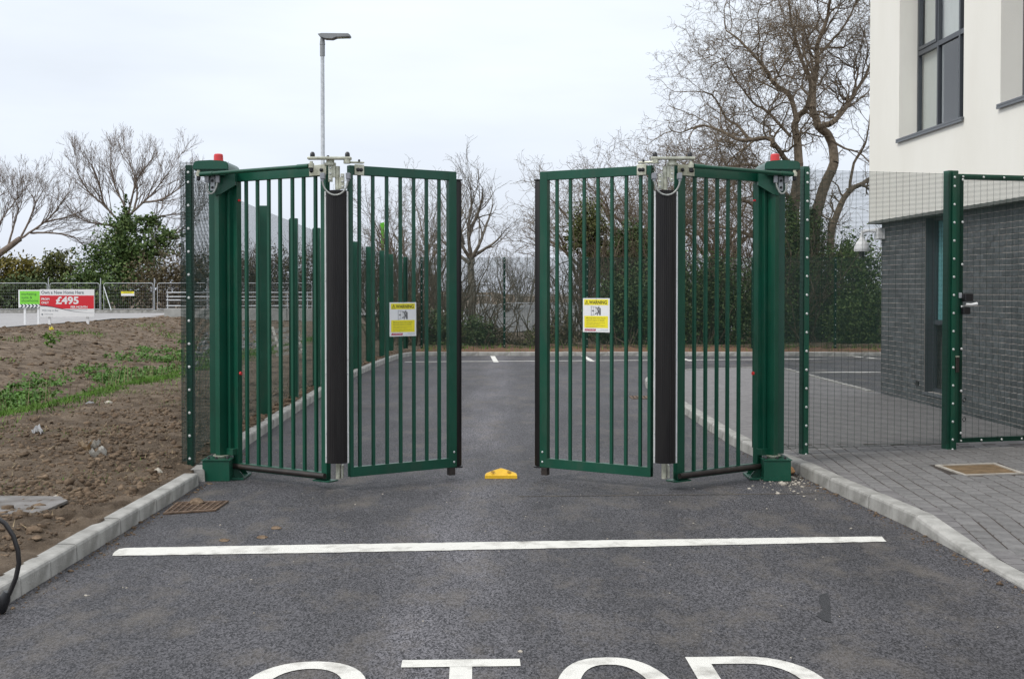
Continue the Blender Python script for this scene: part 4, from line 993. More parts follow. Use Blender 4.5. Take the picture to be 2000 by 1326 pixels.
# yellow gate stop on the road
gs = G(978.5, 934.5); ys = thing('gate_stop', 'yellow plastic gate stop wedge on the road between the gates', 'gate stop', gs)
bm = BM(); wv, dpv = .148, .135; apex = .082; lip = .028
fr_b = [(-wv, 0, 0), (wv, 0, 0), (wv, 0, lip), (-wv, 0, lip)]
n_ = 12; arc = []
for i in range(n_+1):
    t = -1+2*i/n_; arc.append((wv*t*.985, .028+.045*(1-abs(t)**1.6), lip+.003+(apex-lip-.004)*(1-abs(t)**1.5)))
bk = [(wv*t*.94, dpv, .032+(apex-.036)*(1-abs(t)**1.15)*.98) for t in [-1+2*i/n_ for i in range(n_+1)]]
vf = [bm.verts.new(gs+Vector(p)) for p in fr_b]; va = [bm.verts.new(gs+Vector(p)) for p in arc]; vb = [bm.verts.new(gs+Vector(p)) for p in bk]
vg = [bm.verts.new(gs+Vector((wv*.94, dpv, 0))), bm.verts.new(gs+Vector((-wv*.94, dpv, 0)))]
bm.faces.new(vf); bm.faces.new([vf[3], vf[2]]+va[::-1])
for i in range(n_): bm.faces.new((va[i], va[i+1], vb[i+1], vb[i]))
bm.faces.new([vb[i] for i in range(n_+1)]+[vg[0], vg[1]]); bm.faces.new((vf[0], vf[3], va[0], vb[0], vg[1])); bm.faces.new((vf[1], vg[0], vb[-1], va[-1], vf[2])); bm.faces.new((vf[0], vg[1], vg[0], vf[1]))
obj('body', bm, M['yellow'], ys, True)
bm = BM()
for q in (-1, 1):
    c = gs+Vector((q*.075, .030, .0505)); bm.faces.new([bm.verts.new(c+Vector((.019*math.cos(a), .012*math.sin(a), .0075+.010*math.sin(a)*.8))) for a in [2*math.pi*i/14 for i in range(14)]])
obj('screw_hole_shade', bm, mat('yellow_hole_shade', (0.34, 0.19, 0.01)), ys)  # flat discs; the shade of the screw holes is put into their colour

# gully grating beside the left kerb
gl = thing('gully_grate', 'rusty iron drain grating in the road beside the left kerb', 'drain', G(378, 992))
q = [G(318, 1005.5), G(421, 998.5), G(447, 980.5), G(346, 983)]
up_ = Vector((0, 0, 1))
def qi(u, v): return (q[0]*(1-u)+q[1]*u)*(1-v)+(q[3]*(1-u)+q[2]*u)*v
bm = BM(); bm.faces.new([bm.verts.new(qi(a, b)+up_*.0025) for a, b in ((0, 0), (1, 0), (1, 1), (0, 1))]); obj('drain_shade', bm, M['dark'], gl)  # flat black face painted as the shade below the bars
def bars(us, vs, wu, wv_, name, z=.003, h=.012):
    bm = BM()
    for u in us:
        for (v0, v1) in vs: prism(bm, [qi(u-wu, v0)+up_*z, qi(u+wu, v0)+up_*z, qi(u+wu, v1)+up_*z, qi(u-wu, v1)+up_*z], None, (0, 0, h))
    return obj(name, bm, M['rust'], gl)
bars([.02], [(0, 1)], .02, 0, 'frame_rail'); bars([.98], [(0, 1)], .02, 0, 'frame_rail')
for v in (.03, .97):
    bm = BM(); prism(bm, [qi(.04, v-.03)+up_*.003, qi(.96, v-.03)+up_*.003, qi(.96, v+.03)+up_*.003, qi(.04, v+.03)+up_*.003], None, (0, 0, .012)); obj('frame_rail', bm, M['rust'], gl)
for k in range(1, 8): bars([k/8], [(.06, .94)], .014, 0, 'rib')
bm = BM()
for k in range(1, 7):
    v = k/7
    prism(bm, [qi(.04, v-.018)+up_*.003, qi(.96, v-.018)+up_*.003, qi(.96, v+.018)+up_*.003, qi(.04, v+.018)+up_*.003], None, (0, 0, .009))
tag(obj('cross_ribs', bm, M['rust'], gl), kind='stuff')
g2 = G(1255, 777); gl2 = thing('gully_grate', 'small rusty gully grating near the far end of the right kerb, seen through the gate', 'drain', g2)
bm = BM()
for k in range(7): box2(bm, g2.x-.2+k*.062, g2.x-.2+k*.062+.035, g2.y-.2, g2.y+.2, g2.z+.003, g2.z+.014)
for yy in (-.22, .2): box2(bm, g2.x-.2, g2.x+.21, g2.y+yy, g2.y+yy+.022, g2.z+.003, g2.z+.015)
obj('grating', bm, M['rust'], gl2)
bm = BM(); box2(bm, g2.x-.2, g2.x+.21, g2.y-.2, g2.y+.2, g2.z-.02, g2.z+.0025); obj('drain_shade', bm, M['dark'], gl2)  # thin black slab, shade under the grating put into its colour

# street lamp beyond the left gate
lp = Vector((pxX(631.5, 22.0), 22.0, gz(22)+.05)); sl_ = thing('street_lamp', 'tall thin galvanised lamp post with a flat grey lamp head above the left gate', 'street lamp', lp)
bm = BM(); tube(bm, [lp, lp+Vector((0, 0, 1.1)), lp+Vector((0, 0, 1.12)), lp+Vector((0, 0, 3.6)), lp+Vector((0, 0, 3.62)), lp+Vector((0, 0, 5.95))], [.07, .07, .045, .045, .038, .034], 14); po = obj('pole', bm, M['galv_dull'], sl_, True)
bm = BM(); box2(bm, lp.x-.05, lp.x+.05, lp.y-.085, lp.y-.06, lp.z+.45, lp.z+1.0, .004); obj('door_cover', bm, M['white'], po)
bm = BM(); tube(bm, [lp+Vector((0, 0, 5.9)), lp+Vector((0, 0, 6.16)), ], [.045, .045], 12); tube(bm, [lp+Vector((0, 0, 6.1)), lp+Vector((0, 0, 6.24))], [.05, .035], 12); obj('spigot', bm, M['lamp_head'], sl_, True)
zt = lp.z+6.20
bm = BM(); prism(bm, [(lp.x-.07, lp.y-.1, zt+.075), (lp.x-.03, lp.y-.1, zt+.03), (lp.x+.06, lp.y-.1, zt), (lp.x+.18, lp.y-.1, zt-.005), (lp.x+.26, lp.y-.1, zt+.025), (lp.x+.50, lp.y-.1, zt+.035), (lp.x+.505, lp.y-.1, zt+.06), (lp.x+.47, lp.y-.1, zt+.085), (lp.x, lp.y-.1, zt+.09)], None, (0, .2, 0)); hd = obj('lamp_head', bm, M['lamp_head'], sl_)
bm = BM(); box2(bm, lp.x+.26, lp.x+.49, lp.y-.085, lp.y+.085, zt+.020, zt+.0285); obj('lens', bm, M['glass'], hd)
# ------------------------------------------------------------------ trees, shrubs, leaves
def vadd(a, b, k=1.0): return (a[0]+b[0]*k, a[1]+b[1]*k, a[2]+b[2]*k)
def vnorm(a):
    l = math.sqrt(a[0]**2+a[1]**2+a[2]**2) or 1; return (a[0]/l, a[1]/l, a[2]/l)
class Tree:
    def __init__(s, seed, wander=.22, trop=.10, spread=.8, ratio=.62, dens=1.6, rmin=.004, seg=.35, maxlev=4, curl=0.0):
        s.r = random.Random(seed); s.thick = []; s.thin = []; s.tips = []
        s.wander, s.trop, s.spread, s.ratio, s.dens, s.rmin, s.seg, s.maxlev = wander, trop, spread, ratio, dens, rmin, seg, maxlev
    def add(s, p, r0, q, r1): (s.thick if r0 > .035 else s.thin).append((*p, r0, *q, r1))
    def side(s, d, ang):
        g = s.r.gauss; a = vnorm((g(0, 1), g(0, 1), g(0, 1))); k = a[0]*d[0]+a[1]*d[1]+a[2]*d[2]
        a = vnorm((a[0]-d[0]*k, a[1]-d[1]*k, a[2]-d[2]*k)); c, sn = math.cos(ang), math.sin(ang)
        return (d[0]*c+a[0]*sn, d[1]*c+a[1]*sn, d[2]*c+a[2]*sn)
    def grow(s, p, d, L, r, lev):
        n = max(3, int(L/s.seg)+1) if lev < 3 else 2
        st = L/n; g = s.r.gauss
        nch = s.dens*L*(1.0 if lev < 2 else 1.5); acc = s.r.random()
        for i in range(n):
            w = s.wander*(1+.25*lev)
            d = vnorm((d[0]+g(0, w), d[1]+g(0, w), d[2]+g(0, w)+s.trop))
            q = vadd(p, d, st); r2 = max(s.rmin*.6, r*(1-.72/n*1.0*(1 if i else .8)) if n > 1 else r*.4)
            s.thin.append((*p, r, *q, r2)); p, r = q, r2
            acc += nch/n*(0.25 if i == 0 else 1.0)
            while acc > 1 and lev < s.maxlev:
                acc -= 1
                s.grow(p, s.side(d, s.spread*s.r.uniform(.6, 1.25)), L*s.ratio*s.r.uniform(.55, 1.1)*(1-.35*i/n), max(s.rmin, r*s.r.uniform(.5, .78)), lev+1)
        s.tips.append(p)
    def limb(s, pts, r0, r1, child=1.5, lev=1, t0=.15, cdens=None, jit=.03, sub=5, end=True):
        """hand-placed limb through pts, with shoots growing out of it"""
        P = [Vector(p) for p in pts]; Q = []
        for i in range(len(P)-1):
            a = P[max(i-1, 0)]; b = P[i]; c = P[i+1]; e = P[min(i+2, len(P)-1)]
            for k in range(sub):
                t = k/sub; Q.append(.5*((2*b)+(c-a)*t+(2*a-5*b+4*c-e)*t*t+(3*b-a-3*c+e)*t**3))
        Q.append(P[-1]); n = len(Q)
        sc = (P[-1]-P[0]).length
        for i in range(1, n-1): Q[i] += Vector((s.r.gauss(0, 1), s.r.gauss(0, 1), s.r.gauss(0, 1)))*jit*sc/n*1.5
        tot = sum((Q[i+1]-Q[i]).length for i in range(n-1)); acc = 0; cd = cdens or s.dens*.62
        for i in range(n-1):
            ra = r0+(r1-r0)*i/(n-1); rb = r0+(r1-r0)*(i+1)/(n-1); s.thick.append((*Q[i], ra, *Q[i+1], rb))
            if i/(n-1) < t0: continue
            d = tuple((Q[i+1]-Q[i]).normalized()); acc += (Q[i+1]-Q[i]).length*cd
            while acc > 1:
                acc -= 1
                s.grow(tuple(Q[i+1]), s.side(d, s.spread*s.r.uniform(.7, 1.3)), child*s.r.uniform(.6, 1.25), max(s.rmin*1.5, min(rb*.55, .05)), lev)
        if end: s.grow(tuple(Q[-1]), tuple((Q[-1]-Q[-2]).normalized()), child*.75, r1, lev)
    def build(s, name, label, cat, base, m, group=None, twig=None):
        root = thing(name, label, cat, base, group)
        if s.thick:
            V, F_ = segmesh(s.thick, 7); npmesh('trunk', V, F_, M[m], root, smooth=True)
        if s.thin:
            V, F_ = segmesh(s.thin, 3); npmesh('crown' if s.thick else 'stems', V, F_, M[twig or m], root)
        return root
LR = np.random.RandomState(11)
def leaves(blobs, size, par=None, m='ivy', name='foliage', lab=None):
    """leaf-sized faces spread through ellipsoids; blobs: (centre, (rx,ry,rz), count)"""
    C_ = []
    for c, r, n in blobs:
        u = LR.normal(size=(n, 3)); u /= np.linalg.norm(u, axis=1, keepdims=True)
        rad = LR.uniform(0, 1, (n, 1))**.45
        lump = 1+.35*(np.sin(u[:, :1]*5+c[0])*np.cos(u[:, 1:2]*6+c[1])+np.sin(u[:, 2:3]*7+c[0]*3))*.6
        # sub-clumps so gaps open up between them
        k = max(6, n//45); cc = LR.normal(size=(k, 3)); cc /= np.linalg.norm(cc, axis=1, keepdims=True); cc *= LR.uniform(.35, 1, (k, 1))
        q = u*rad*lump; half = LR.rand(n) < .75
        q[half] = cc[LR.randint(0, k, half.sum())]+LR.normal(size=(half.sum(), 3))*.16
        C_.append(np.array(c)+q*np.array(r))
    C_ = np.concatenate(C_); n = len(C_)
    nr = LR.normal(size=(n, 3))+np.array([0, -.3, .9]); nr /= np.linalg.norm(nr, axis=1, keepdims=True)
    a = np.cross(nr, LR.normal(size=(n, 3))); a /= np.linalg.norm(a, axis=1, keepdims=True); b = np.cross(nr, a)
    s = size*LR.uniform(.6, 1.35, (n, 1)); V = np.stack([C_-a*s*.55, C_-b*s*.32+a*s*.05+nr*s*.08, C_+a*s*.6, C_+b*s*.32+a*s*.05+nr*s*.08], 1)
    F_ = np.arange(n*4).reshape(-1, 4)
    o = npmesh(name, V.reshape(-1, 3), F_, M[m], par)
    return o
def P_(lst, Y, dy=0.0, rr=R):
    """pixel polyline -> limb points around distance Y, wandering in depth"""
    o = []; y = Y
    for k, (px, py) in enumerate(lst):
        o.append(D(px, py, y)); y += rr.uniform(-.6, .6)+dy
    return o

# the big tree behind the rear fence on the right, and its ivy
YB = 47
T = Tree(3, wander=.24, trop=.03, spread=.80, ratio=.62, dens=5.4, rmin=.006, seg=.32, maxlev=4)
T.limb([D(1588, 690, YB)]+P_([(1586, 560), (1590, 450), (1607, 372), (1627, 321), (1623, 274), (1599, 243), (1587, 212)], YB), .25, .14, child=1.5, t0=.35, cdens=.5, end=False, sub=3)
T.limb(P_([(1587, 212), (1589, 169), (1595, 129), (1597, 86), (1615, 39), (1623, -10), (1630, -60)], YB), .13, .035, child=2.1, t0=.0)
T.limb(P_([(1599, 246), (1625, 240), (1648, 215), (1668, 185), (1692, 145), (1712, 90)], YB, .3), .13, .035, child=2.4)
T.limb(P_([(1589, 169), (1570, 130), (1558, 90), (1545, 40), (1540, -20)], YB, -.3), .08, .03, child=2.0)
T.limb(P_([(1597, 110), (1625, 80), (1650, 50), (1675, 0)], YB, .3), .06, .03, child=2.4)
T.limb(P_([(1623, 274), (1650, 290), (1680, 300), (1710, 330)], YB, -.3), .05, .02, child=1.5)
T.build('bare_tree', 'tall bare tree with a thick forked trunk beside the white building', 'tree', D(1588, 690, YB), 'bark')
YC = 44.5
T = Tree(5, wander=.27, trop=.01, spread=.85, ratio=.60, dens=5.4, rmin=.006, seg=.3, maxlev=4)
T.limb([D(1548, 690, YC)]+P_([(1546, 520), (1552, 400), (1560, 325), (1554, 267), (1556, 235), (1576, 208), (1583, 175), (1578, 140)], YC), .24, .05, child=1.6, t0=.3, cdens=.7, sub=3)
T.limb(P_([(1556, 240), (1544, 190), (1513, 165), (1490, 130), (1472, 108), (1440, 76), (1418, 60)], YC, -.2), .10, .025, child=2.5)
T.limb(P_([(1558, 330), (1536, 314), (1515, 285), (1497, 270), (1450, 275), (1410, 258), (1372, 245), (1335, 258)], YC, -.3), .11, .025, child=2.2)
T.limb(P_([(1497, 270), (1466, 272), (1440, 245), (1419, 232), (1395, 190), (1372, 180)], YC, .2), .07, .02, child=2.1)
T.limb(P_([(1552, 400), (1520, 360), (1490, 330), (1450, 322), (1405, 330), (1370, 320)], YC, -.3), .09, .022, child=2.1)
T.limb(P_([(1548, 470), (1500, 440), (1470, 400), (1430, 390), (1390, 400), (1360, 380)], YC, .3), .09, .022, child=2.1)
T.limb(P_([(1544, 267), (1500, 220), (1470, 200), (1440, 160), (1420, 130)], YC, .3), .06, .02, child=2.2)
T.limb(P_([(1547, 520), (1500, 480), (1440, 450), (1400, 445), (1350, 460)], YC, -.2), .09, .03, child=1.5)
T.build('bare_tree', 'gnarled bare tree with a crooked trunk leaning left behind the right gate', 'tree', D(1548, 690, YC), 'bark')
T = Tree(8, wander=.26, trop=.03, spread=.8, ratio=.6, dens=3.9, rmin=.0075, seg=.3, maxlev=4)
T.limb([D(1625, 690, 49)]+P_([(1622, 560), (1627, 440), (1658, 376), (1695, 352), (1730, 330)], 49), .20, .05, child=1.6, t0=.3, sub=4)
T.limb(P_([(1658, 376), (1668, 320), (1690, 280), (1700, 220)], 49), .07, .02, child=1.4)
T.build('bare_tree', 'low leaning bare tree at the corner of the white building', 'tree', D(1625, 690, 49), 'bark')
# trees left of it, over the right gate
for (px, ytop, Yd, seed, lab) in ((1295, 205, 52, 21, 'bare tree whose crown shows above the right gate hinge'), (1222, 250, 50, 22, 'bare bushy tree behind the middle of the right outer gate leaf'), (1150, 340, 48, 23, 'small bare tree at the left end of the right gate'), (1395, 250, 51, 24, 'bare tree with tangled twigs behind the right inner gate leaf')):
    T = Tree(seed, wander=.25, trop=.05, spread=.78, ratio=.62, dens=4.8, rmin=.0065, seg=.33, maxlev=4)
    H = (563-ytop)/FPX*Yd+2.0; b = D(px, 690, Yd)
    T.limb([b, b+Vector((.1, 0, H*.25)), b+Vector((-.15, .2, H*.45))], .16, .12, child=1.4, t0=.5, end=False)
    for k in range(5):
        a = 2*math.pi*k/5+seed; st = b+Vector((-.1, .15, H*(.28+.05*k)))
        e = st+Vector((math.cos(a)*H*.33, math.sin(a)*H*.2, H*(.44-.045*k)))
        T.limb([st, st*.55+e*.45+Vector((0, 0, .2)), e], .08, .022, child=1.9, t0=.1)
    T.build('bare_tree', lab, 'tree', b, 'bark', twig='bark')
# tree in the gap between the gates
YT = 46
T = Tree(31, wander=.15, trop=.10, spread=.6, ratio=.6, dens=4.6, rmin=.006, seg=.36, maxlev=4)
T.limb([D(922, 672, YT)]+P_([(922, 600), (920, 540), (921, 505)], YT), .15, .12, child=1.2, t0=.5, cdens=.4, end=False)
for l in ([(921, 505), (935, 480), (948, 445), (957, 420), (962, 400)], [(921, 505), (915, 460), (918, 420), (921, 390), (919, 362)], [(920, 508), (900, 475), (888, 440), (878, 405), (874, 378)], [(925, 500), (946, 487), (966, 474), (978, 462)], [(917, 515), (890, 492), (866, 474), (850, 455)], [(916, 455), (932, 420), (941, 390), (943, 368)], [(905, 478), (897, 440), (897, 400), (894, 370)]):
    T.limb(P_(l, YT), .075, .018, child=1.15, t0=.1, cdens=3.6)
T.build('bare_tree', 'slim bare tree with a forked trunk in the gap between the gates', 'tree', D(922, 672, YT), 'bark_grey')
for (px, ytop, Yd, seed, lab) in ((850, 335, 49, 41, 'bare tree behind the outer leaf of the left gate'), (800, 350, 52, 42, 'bare tree above the left warning sign'), (1000, 490, 55, 43, 'short bare tree right of the slim forked tree'), (1035, 480, 58, 44, 'short bare tree behind the left edge of the right gate')):
    T = Tree(seed, wander=.17, trop=.10, spread=.6, ratio=.62, dens=5.2, rmin=.006, seg=.36, maxlev=4)
    H = (563-ytop)/FPX*Yd+2.0; b = D(px, 680, Yd)
    T.limb([b, b+Vector((.1, 0, H*.2)), b+Vector((-.1, .2, H*.4))], .10, .08, child=1.2, t0=.4, end=False)
    for k in range(5):
        a = 2*math.pi*k/5+seed; st = b+Vector((-.1, .15, H*(.25+.04*k))); e = st+Vector((math.cos(a)*H*.24, math.sin(a)*H*.15, H*.45))
        T.limb([st, st*.55+e*.45, e], .05, .018, child=1.3, t0=.1)
    T.build('bare_tree', lab, 'tree', b, 'bark_grey')
# left trees beyond the road
YL = 100
T = Tree(51, wander=.12, trop=.15, spread=.46, ratio=.62, dens=3.7, rmin=.0105, seg=.7, maxlev=4)
T.limb([D(242, 606, YL)]+P_([(240, 540), (236, 470), (238, 445), (250, 423)], YL), .55, .40, child=2.5, t0=.7, cdens=.2, end=False)
for l in ([(250, 423), (240, 394), (224, 347), (217, 300), (216, 280)], [(250, 423), (279, 394), (300, 365), (319, 329), (335, 300)], [(240, 440), (203, 401), (174, 365), (155, 320), (150, 295)], [(236, 448), (217, 441), (174, 434), (145, 419), (130, 400)], [(250, 423), (258, 380), (268, 330), (290, 285), (297, 272)], [(262, 410), (268, 370), (262, 320), (250, 275)], [(279, 394), (315, 385), (345, 360), (365, 335)], [(275, 455), (304, 426), (335, 420), (360, 415)], [(240, 520), (290, 495), (325, 468), (362, 442), (385, 420)], [(203, 401), (195, 350), (186, 310), (180, 290)]):
    T.limb(P_([(x, y+max(0, 400-y)*.30) for x, y in l], YL), .10, .024, child=1.9, t0=.08, cdens=4.4)
tl = T.build('bare_tree', 'large spreading bare tree with ivy on its trunk left of the gates', 'tree', D(242, 606, YL), 'bark_red')
leaves([(D(235, 480, YL-2), (2.2, 1.8, 2.6), 2600), (D(212, 520, YL-2), (3.0, 2, 2.6), 3000), (D(232, 560, YL-3), (4.2, 2.4, 2.8), 4200), (D(246, 445, YL-.5), (.9, .8, 1.3), 700), (D(247, 418, YL), (.6, .6, 1.2), 350), (D(285, 440, YL), (1.5, 1, .9), 700), (D(300, 428, YL), (.7, .6, .6), 300), (D(312, 482, YL-1), (2.0, 1, 1.0), 1000), (D(338, 460, YL-1), (1.3, .8, .7), 500), (D(278, 505, YL-2), (2.0, 1.4, 1.6), 1400)], .24, tl, 'ivy')
T = Tree(52, wander=.12, trop=.15, spread=.46, ratio=.62, dens=3.7, rmin=.0105, seg=.7, maxlev=4)
YQ = 98
T.limb([D(-45, 606, YQ)]+P_([(-42, 560), (-30, 520), (0, 495), (40, 466)], YQ), .40, .22, child=2, t0=.7, cdens=.3, end=False)
for l in ([(40, 466), (87, 434), (109, 400), (125, 360), (135, 340)], [(0, 495), (-5, 450), (15, 400), (40, 350)], [(40, 466), (60, 420), (68, 370), (60, 345)], [(87, 434), (120, 425), (150, 410)], [(-10, 500), (-30, 430), (-20, 380), (5, 345)], [(15, 483), (30, 430), (35, 390), (22, 350)], [(60, 455), (100, 455), (140, 462), (165, 480)]):
    T.limb(P_([(x, y+max(0, 430-y)*.40) for x, y in l], YQ), .09, .028, child=2.0, t0=.08, cdens=3.7)
T.build('bare_tree', 'leaning bare tree at the left edge of the picture', 'tree', D(-45, 606, YQ), 'bark_red')
LEAFK = 1.0
def bush(lab, blobs, size, m, base, name='bush', group=None):
    b = thing(name, lab, 'bush', base, group)
    S = []; rr = random.Random(int(base[0]*100) % 9999)
    for c, r, n in blobs:
        for k in range(14):
            e = (c[0]+rr.gauss(0, .5)*r[0], c[1]+rr.gauss(0, .4)*r[1], c[2]+rr.uniform(-.2, 1.0)*r[2]); s0 = (base[0]+rr.gauss(0, .3), base[1]+rr.gauss(0, .3), base[2]); mid = ((e[0]+s0[0])/2+rr.gauss(0, .2), (e[1]+s0[1])/2, (e[2]+s0[2])/2)
            S += [(*s0, .03, *mid, .02), (*mid, .02, *e, .006)]
    V, F_ = segmesh(S, 3); npmesh('stems', V, F_, M['twig'], b)
    leaves([(c, r, int(n*LEAFK)) for c, r, n in blobs], size*1.06, b, m); return b
YH = 91
bush('yellowish bush at the far left beyond the road', [(D(20, 525, YH), (2.2, 1.2, 1.2), 1500), (D(-20, 560, YH), (2.5, 1.4, 1.8), 1800), (D(50, 540, YH), (1.4, 1, 1.0), 800)], .22, 'yleaf', D(15, 606, YH))
bush('dark bush behind the advertising boards', [(D(30, 575, YH-1), (2.6, 1.3, 1.5), 2600), (D(75, 570, YH), (1.8, 1.3, 1.5), 1800)], .22, 'dkleaf', D(45, 606, YH))
bush('rounded olive bush behind the right half of the advertising board', [(D(112, 520, YH+3), (1.6, 1.4, 1.4), 1500), (D(108, 560, YH+2), (2.2, 1.4, 1.9), 2400)], .22, 'olive', D(110, 606, YH+2))
bush('dense green bush under the ivy covered tree', [(D(165, 560, YH), (1.7, 1.3, 1.8), 2200), (D(195, 575, YH), (1.8, 1.3, 1.4), 1900)], .22, 'ivy', D(170, 606, YH))
bush('brown scrubby bush right of the ivy covered tree', [(D(300, 560, YH), (2.4, 1.4, 2.0), 1600), (D(345, 550, YH), (2.0, 1.4, 2.3), 1400), (D(385, 555, YH), (2.0, 1.4, 2.1), 1300)], .20, 'brleaf', D(330, 606, YH))
# hedgerow far behind the left fence: twiggy mass
def thicket(name, lab, x0, x1, Yd, ztop, n, seed, m='twig', spreadY=3.0, zb=0.0, rm=.007, kind=None, group=None):
    T = Tree(seed, wander=.2, trop=.08, spread=.6, ratio=.55, dens=1.3*(50/Yd)**.5, rmin=rm, seg=.5, maxlev=3)
    for k in range(n):
        x = T.r.uniform(x0, x1); y = Yd+T.r.uniform(-spreadY, spreadY)/2; h = (ztop-zb)*T.r.uniform(.5, .85)
        T.grow((x, y, zb), vnorm((T.r.gauss(0, .2), T.r.gauss(0, .2), 1)), h, .03*T.r.uniform(.6, 1.2), 1)
    V, F_ = segmesh(T.thick+T.thin, 3)
    o = npmesh(name, V, F_, M[m], None, origin=((x0+x1)/2, Yd, zb)); tag(o, lab, 'hedge' if not kind else None, group, kind); return o
thicket('far_hedgerow', 'dark twiggy hedgerow far behind the left fence', -27, -8.5, 96, 6.6, 330, 61, spreadY=5, rm=.014, kind='stuff')
thicket('far_hedgerow', 'twiggy hedgerow far behind the gap between the gates', -12, 8, 92, 4.2, 190, 62, spreadY=6, zb=-.3, rm=.011, kind='stuff')
hb = [((D(px, 600, 94).x, 94, h*.48), (1.9, 1.3, h*.48), 1500) for px, h in ((440, 4.2), (478, 4.6), (520, 5.0), (560, 5.2), (600, 4.8), (640, 4.4), (690, 4.0), (730, 3.6))]
tag(leaves(hb, .17, None, 'brleaf', 'far_hedgerow'), 'dark brown leafy mass of the hedgerow far behind the left fence', kind='stuff')
thicket('far_hedgerow', 'twiggy hedgerow running on beyond the far road to the left', -115, -42, 100, 6.5, 170, 63, spreadY=6, rm=.02, kind='stuff')
tag(leaves([((-46-k*7.5, 98+2*math.sin(k*2.1), 1.6), (4.6, 1.6, 2.0+.5*math.sin(k*1.7)), 1100) for k in range(9)], .30, None, 'olive', 'far_hedgerow'), 'olive leafy hedge beyond the far road to the left', kind='stuff')
# undergrowth along the rear fence
YR = 39.6
for k, (px, lo, hi, m, n, lab) in enumerate(((800, 560, 690, 'brleaf', 1500, 'brown bush behind the rear fence just right of the left gate sign'), (848, 600, 688, 'dkleaf', 1900, 'dark bush behind the last bars of the left gate'), (893, 605, 688, 'olive', 1700, 'olive bush behind the left rubber safety edge'), (935, 615, 686, 'dkleaf', 2100, 'dark bush under the slim forked tree'), (968, 632, 686, 'brleaf', 1000, 'small brown bush just left of the middle rear fence post'), (1022, 655, 686, 'brleaf', 500, 'low brown bush in front of the gravel stockpile'), (1062, 625, 686, 'olive', 900, 'olive bush behind the right rubber safety edge'), (1100, 600, 686, 'brleaf', 1000, 'brown bush behind the first bars of the right gate'))):
    c = D(px, (lo+hi)/2, YR+.25*(k % 3)); rz = (hi-lo)/2/FPX*YR
    bush(lab, [(c, (.55, .5, rz), n)], .07, m, (c.x, c.y, gz(40)+.05), group='scrub behind the rear fence')
thicket('thicket', 'thin leafless stems of scrub behind the rear fence in the gap', -4.0, -.6, 41.8, 2.9, 80, 71, spreadY=4, zb=-.3, rm=.0045, kind='stuff')
thicket('thicket', 'sparse thin stems in front of the gravel stockpile', -.6, 2.4, 42.5, 2.2, 26, 75, spreadY=3, zb=-.3, rm=.0045, kind='stuff')
thicket('thicket', 'taller thin leafless scrub behind the left gate and rear fence', -5.2, -2.2, 44, 5.0, 90, 72, spreadY=4, zb=-.3, rm=.0045, kind='stuff')

# ivy clad thicket on the right
LEAFK = 1.75
def ivy(lab, items, base, size=.10, m='ivy'):
    return bush(lab, [(D(px, py, Y), (rx, ry, rz), n) for px, py, Y, rx, ry, rz, n in items], size, m, base, 'ivy_clump')
ivy('brown green ivy crown high above the left part of the right gate', [(1150, 440, 46, .75, .7, .9, 1500), (1135, 470, 46, .6, .6, .5, 700), (1168, 500, 46, .6, .6, .8, 900)], D(1150, 690, 46), m='olive')
ivy('dark ivy clump beside the right black sleeve', [(1235, 480, 45, .8, .7, .8, 1800), (1255, 520, 44.5, .7, .7, .9, 1600), (1215, 540, 45, .8, .7, .7, 1300)], D(1235, 690, 45), m='dkleaf')
ivy('dark hedge behind the outer leaf of the right gate', [(1215, 600, 41, .9, .6, 1.2, 2300), (1255, 600, 41, .9, .6, 1.4, 2600), (1180, 630, 41, .7, .6, .8, 1000)], D(1235, 690, 41), .085, 'dkleaf')
ivy('tall dark hedge behind the inner leaf of the right gate', [(1310, 590, 41.5, .9, .6, 1.6, 3000), (1355, 600, 41, .9, .6, 1.5, 2800), (1400, 590, 41.5, .9, .6, 1.6, 2800), (1445, 600, 41, .9, .6, 1.5, 2600)], D(1380, 690, 41), .085, 'dkleaf')
ivy('ivy column round the crooked trunk left of the fence post', [(1548, 480, 43.8, .55, .55, 1.3, 1900), (1550, 580, 43.3, 1.0, .7, 1.6, 3200), (1545, 420, 44.2, .35, .4, .7, 500), (1520, 620, 42, .9, .6, 1.2, 2000)], D(1548, 690, 43.5), .09)
ivy('ivy column round the tall forked trunk', [(1592, 500, 46.5, .6, .6, 1.3, 1900), (1605, 590, 45, 1.1, .8, 1.6, 3200), (1590, 430, 46.8, .4, .4, .7, 500)], D(1598, 690, 46), .09)
ivy('broad ivy hedge beside the far corner of the brick wall', [(1680, 560, 43, 1.0, .8, 1.9, 4200), (1660, 640, 42, 1.1, .7, 1.1, 2600), (1700, 620, 42, .9, .7, 1.4, 2400), (1655, 510, 45, .7, .6, .9, 1300)], D(1680, 690, 43), .09)
thicket('thicket', 'tangled leafless scrub behind the right gate and rear fence', 2.0, 10.5, 43.5, 4.8, 190, 73, spreadY=4, zb=-.3, rm=.006, kind='stuff')
thicket('thicket', 'tangled taller scrub between the trunks behind the right gate', 5.0, 13.5, 49, 6.6, 110, 74, spreadY=4, zb=-.3, rm=.007, kind='stuff', m='bark')

# ------------------------------------------------------------------ beyond: roads, boards, barriers
rows = []
for y in (40, 50, 60, 70, 73.5, 75, 78, 81, 84):
    xr = -24.0 if y <= 73.5 else (-18.0 if y < 76 else -5.0); xs_ = [-110, -70, -45, -35, -28, xr]
    rows.append([(x, y, tz(x, y)+.05) for x in xs_])
fr_ = sheet('far_road', rows, M['far_road']); tag(fr_, 'pale road running behind the soil bank on the left', kind='structure')
kb = kerb_thing('pale kerb line on the far side of the left road', (-40, 84.2, .05)); bm = BM(); box2(bm, -110, -5, 84.05, 84.3, -.1, .17)
obj('kerb_stone', bm, M['kerb'], kb)
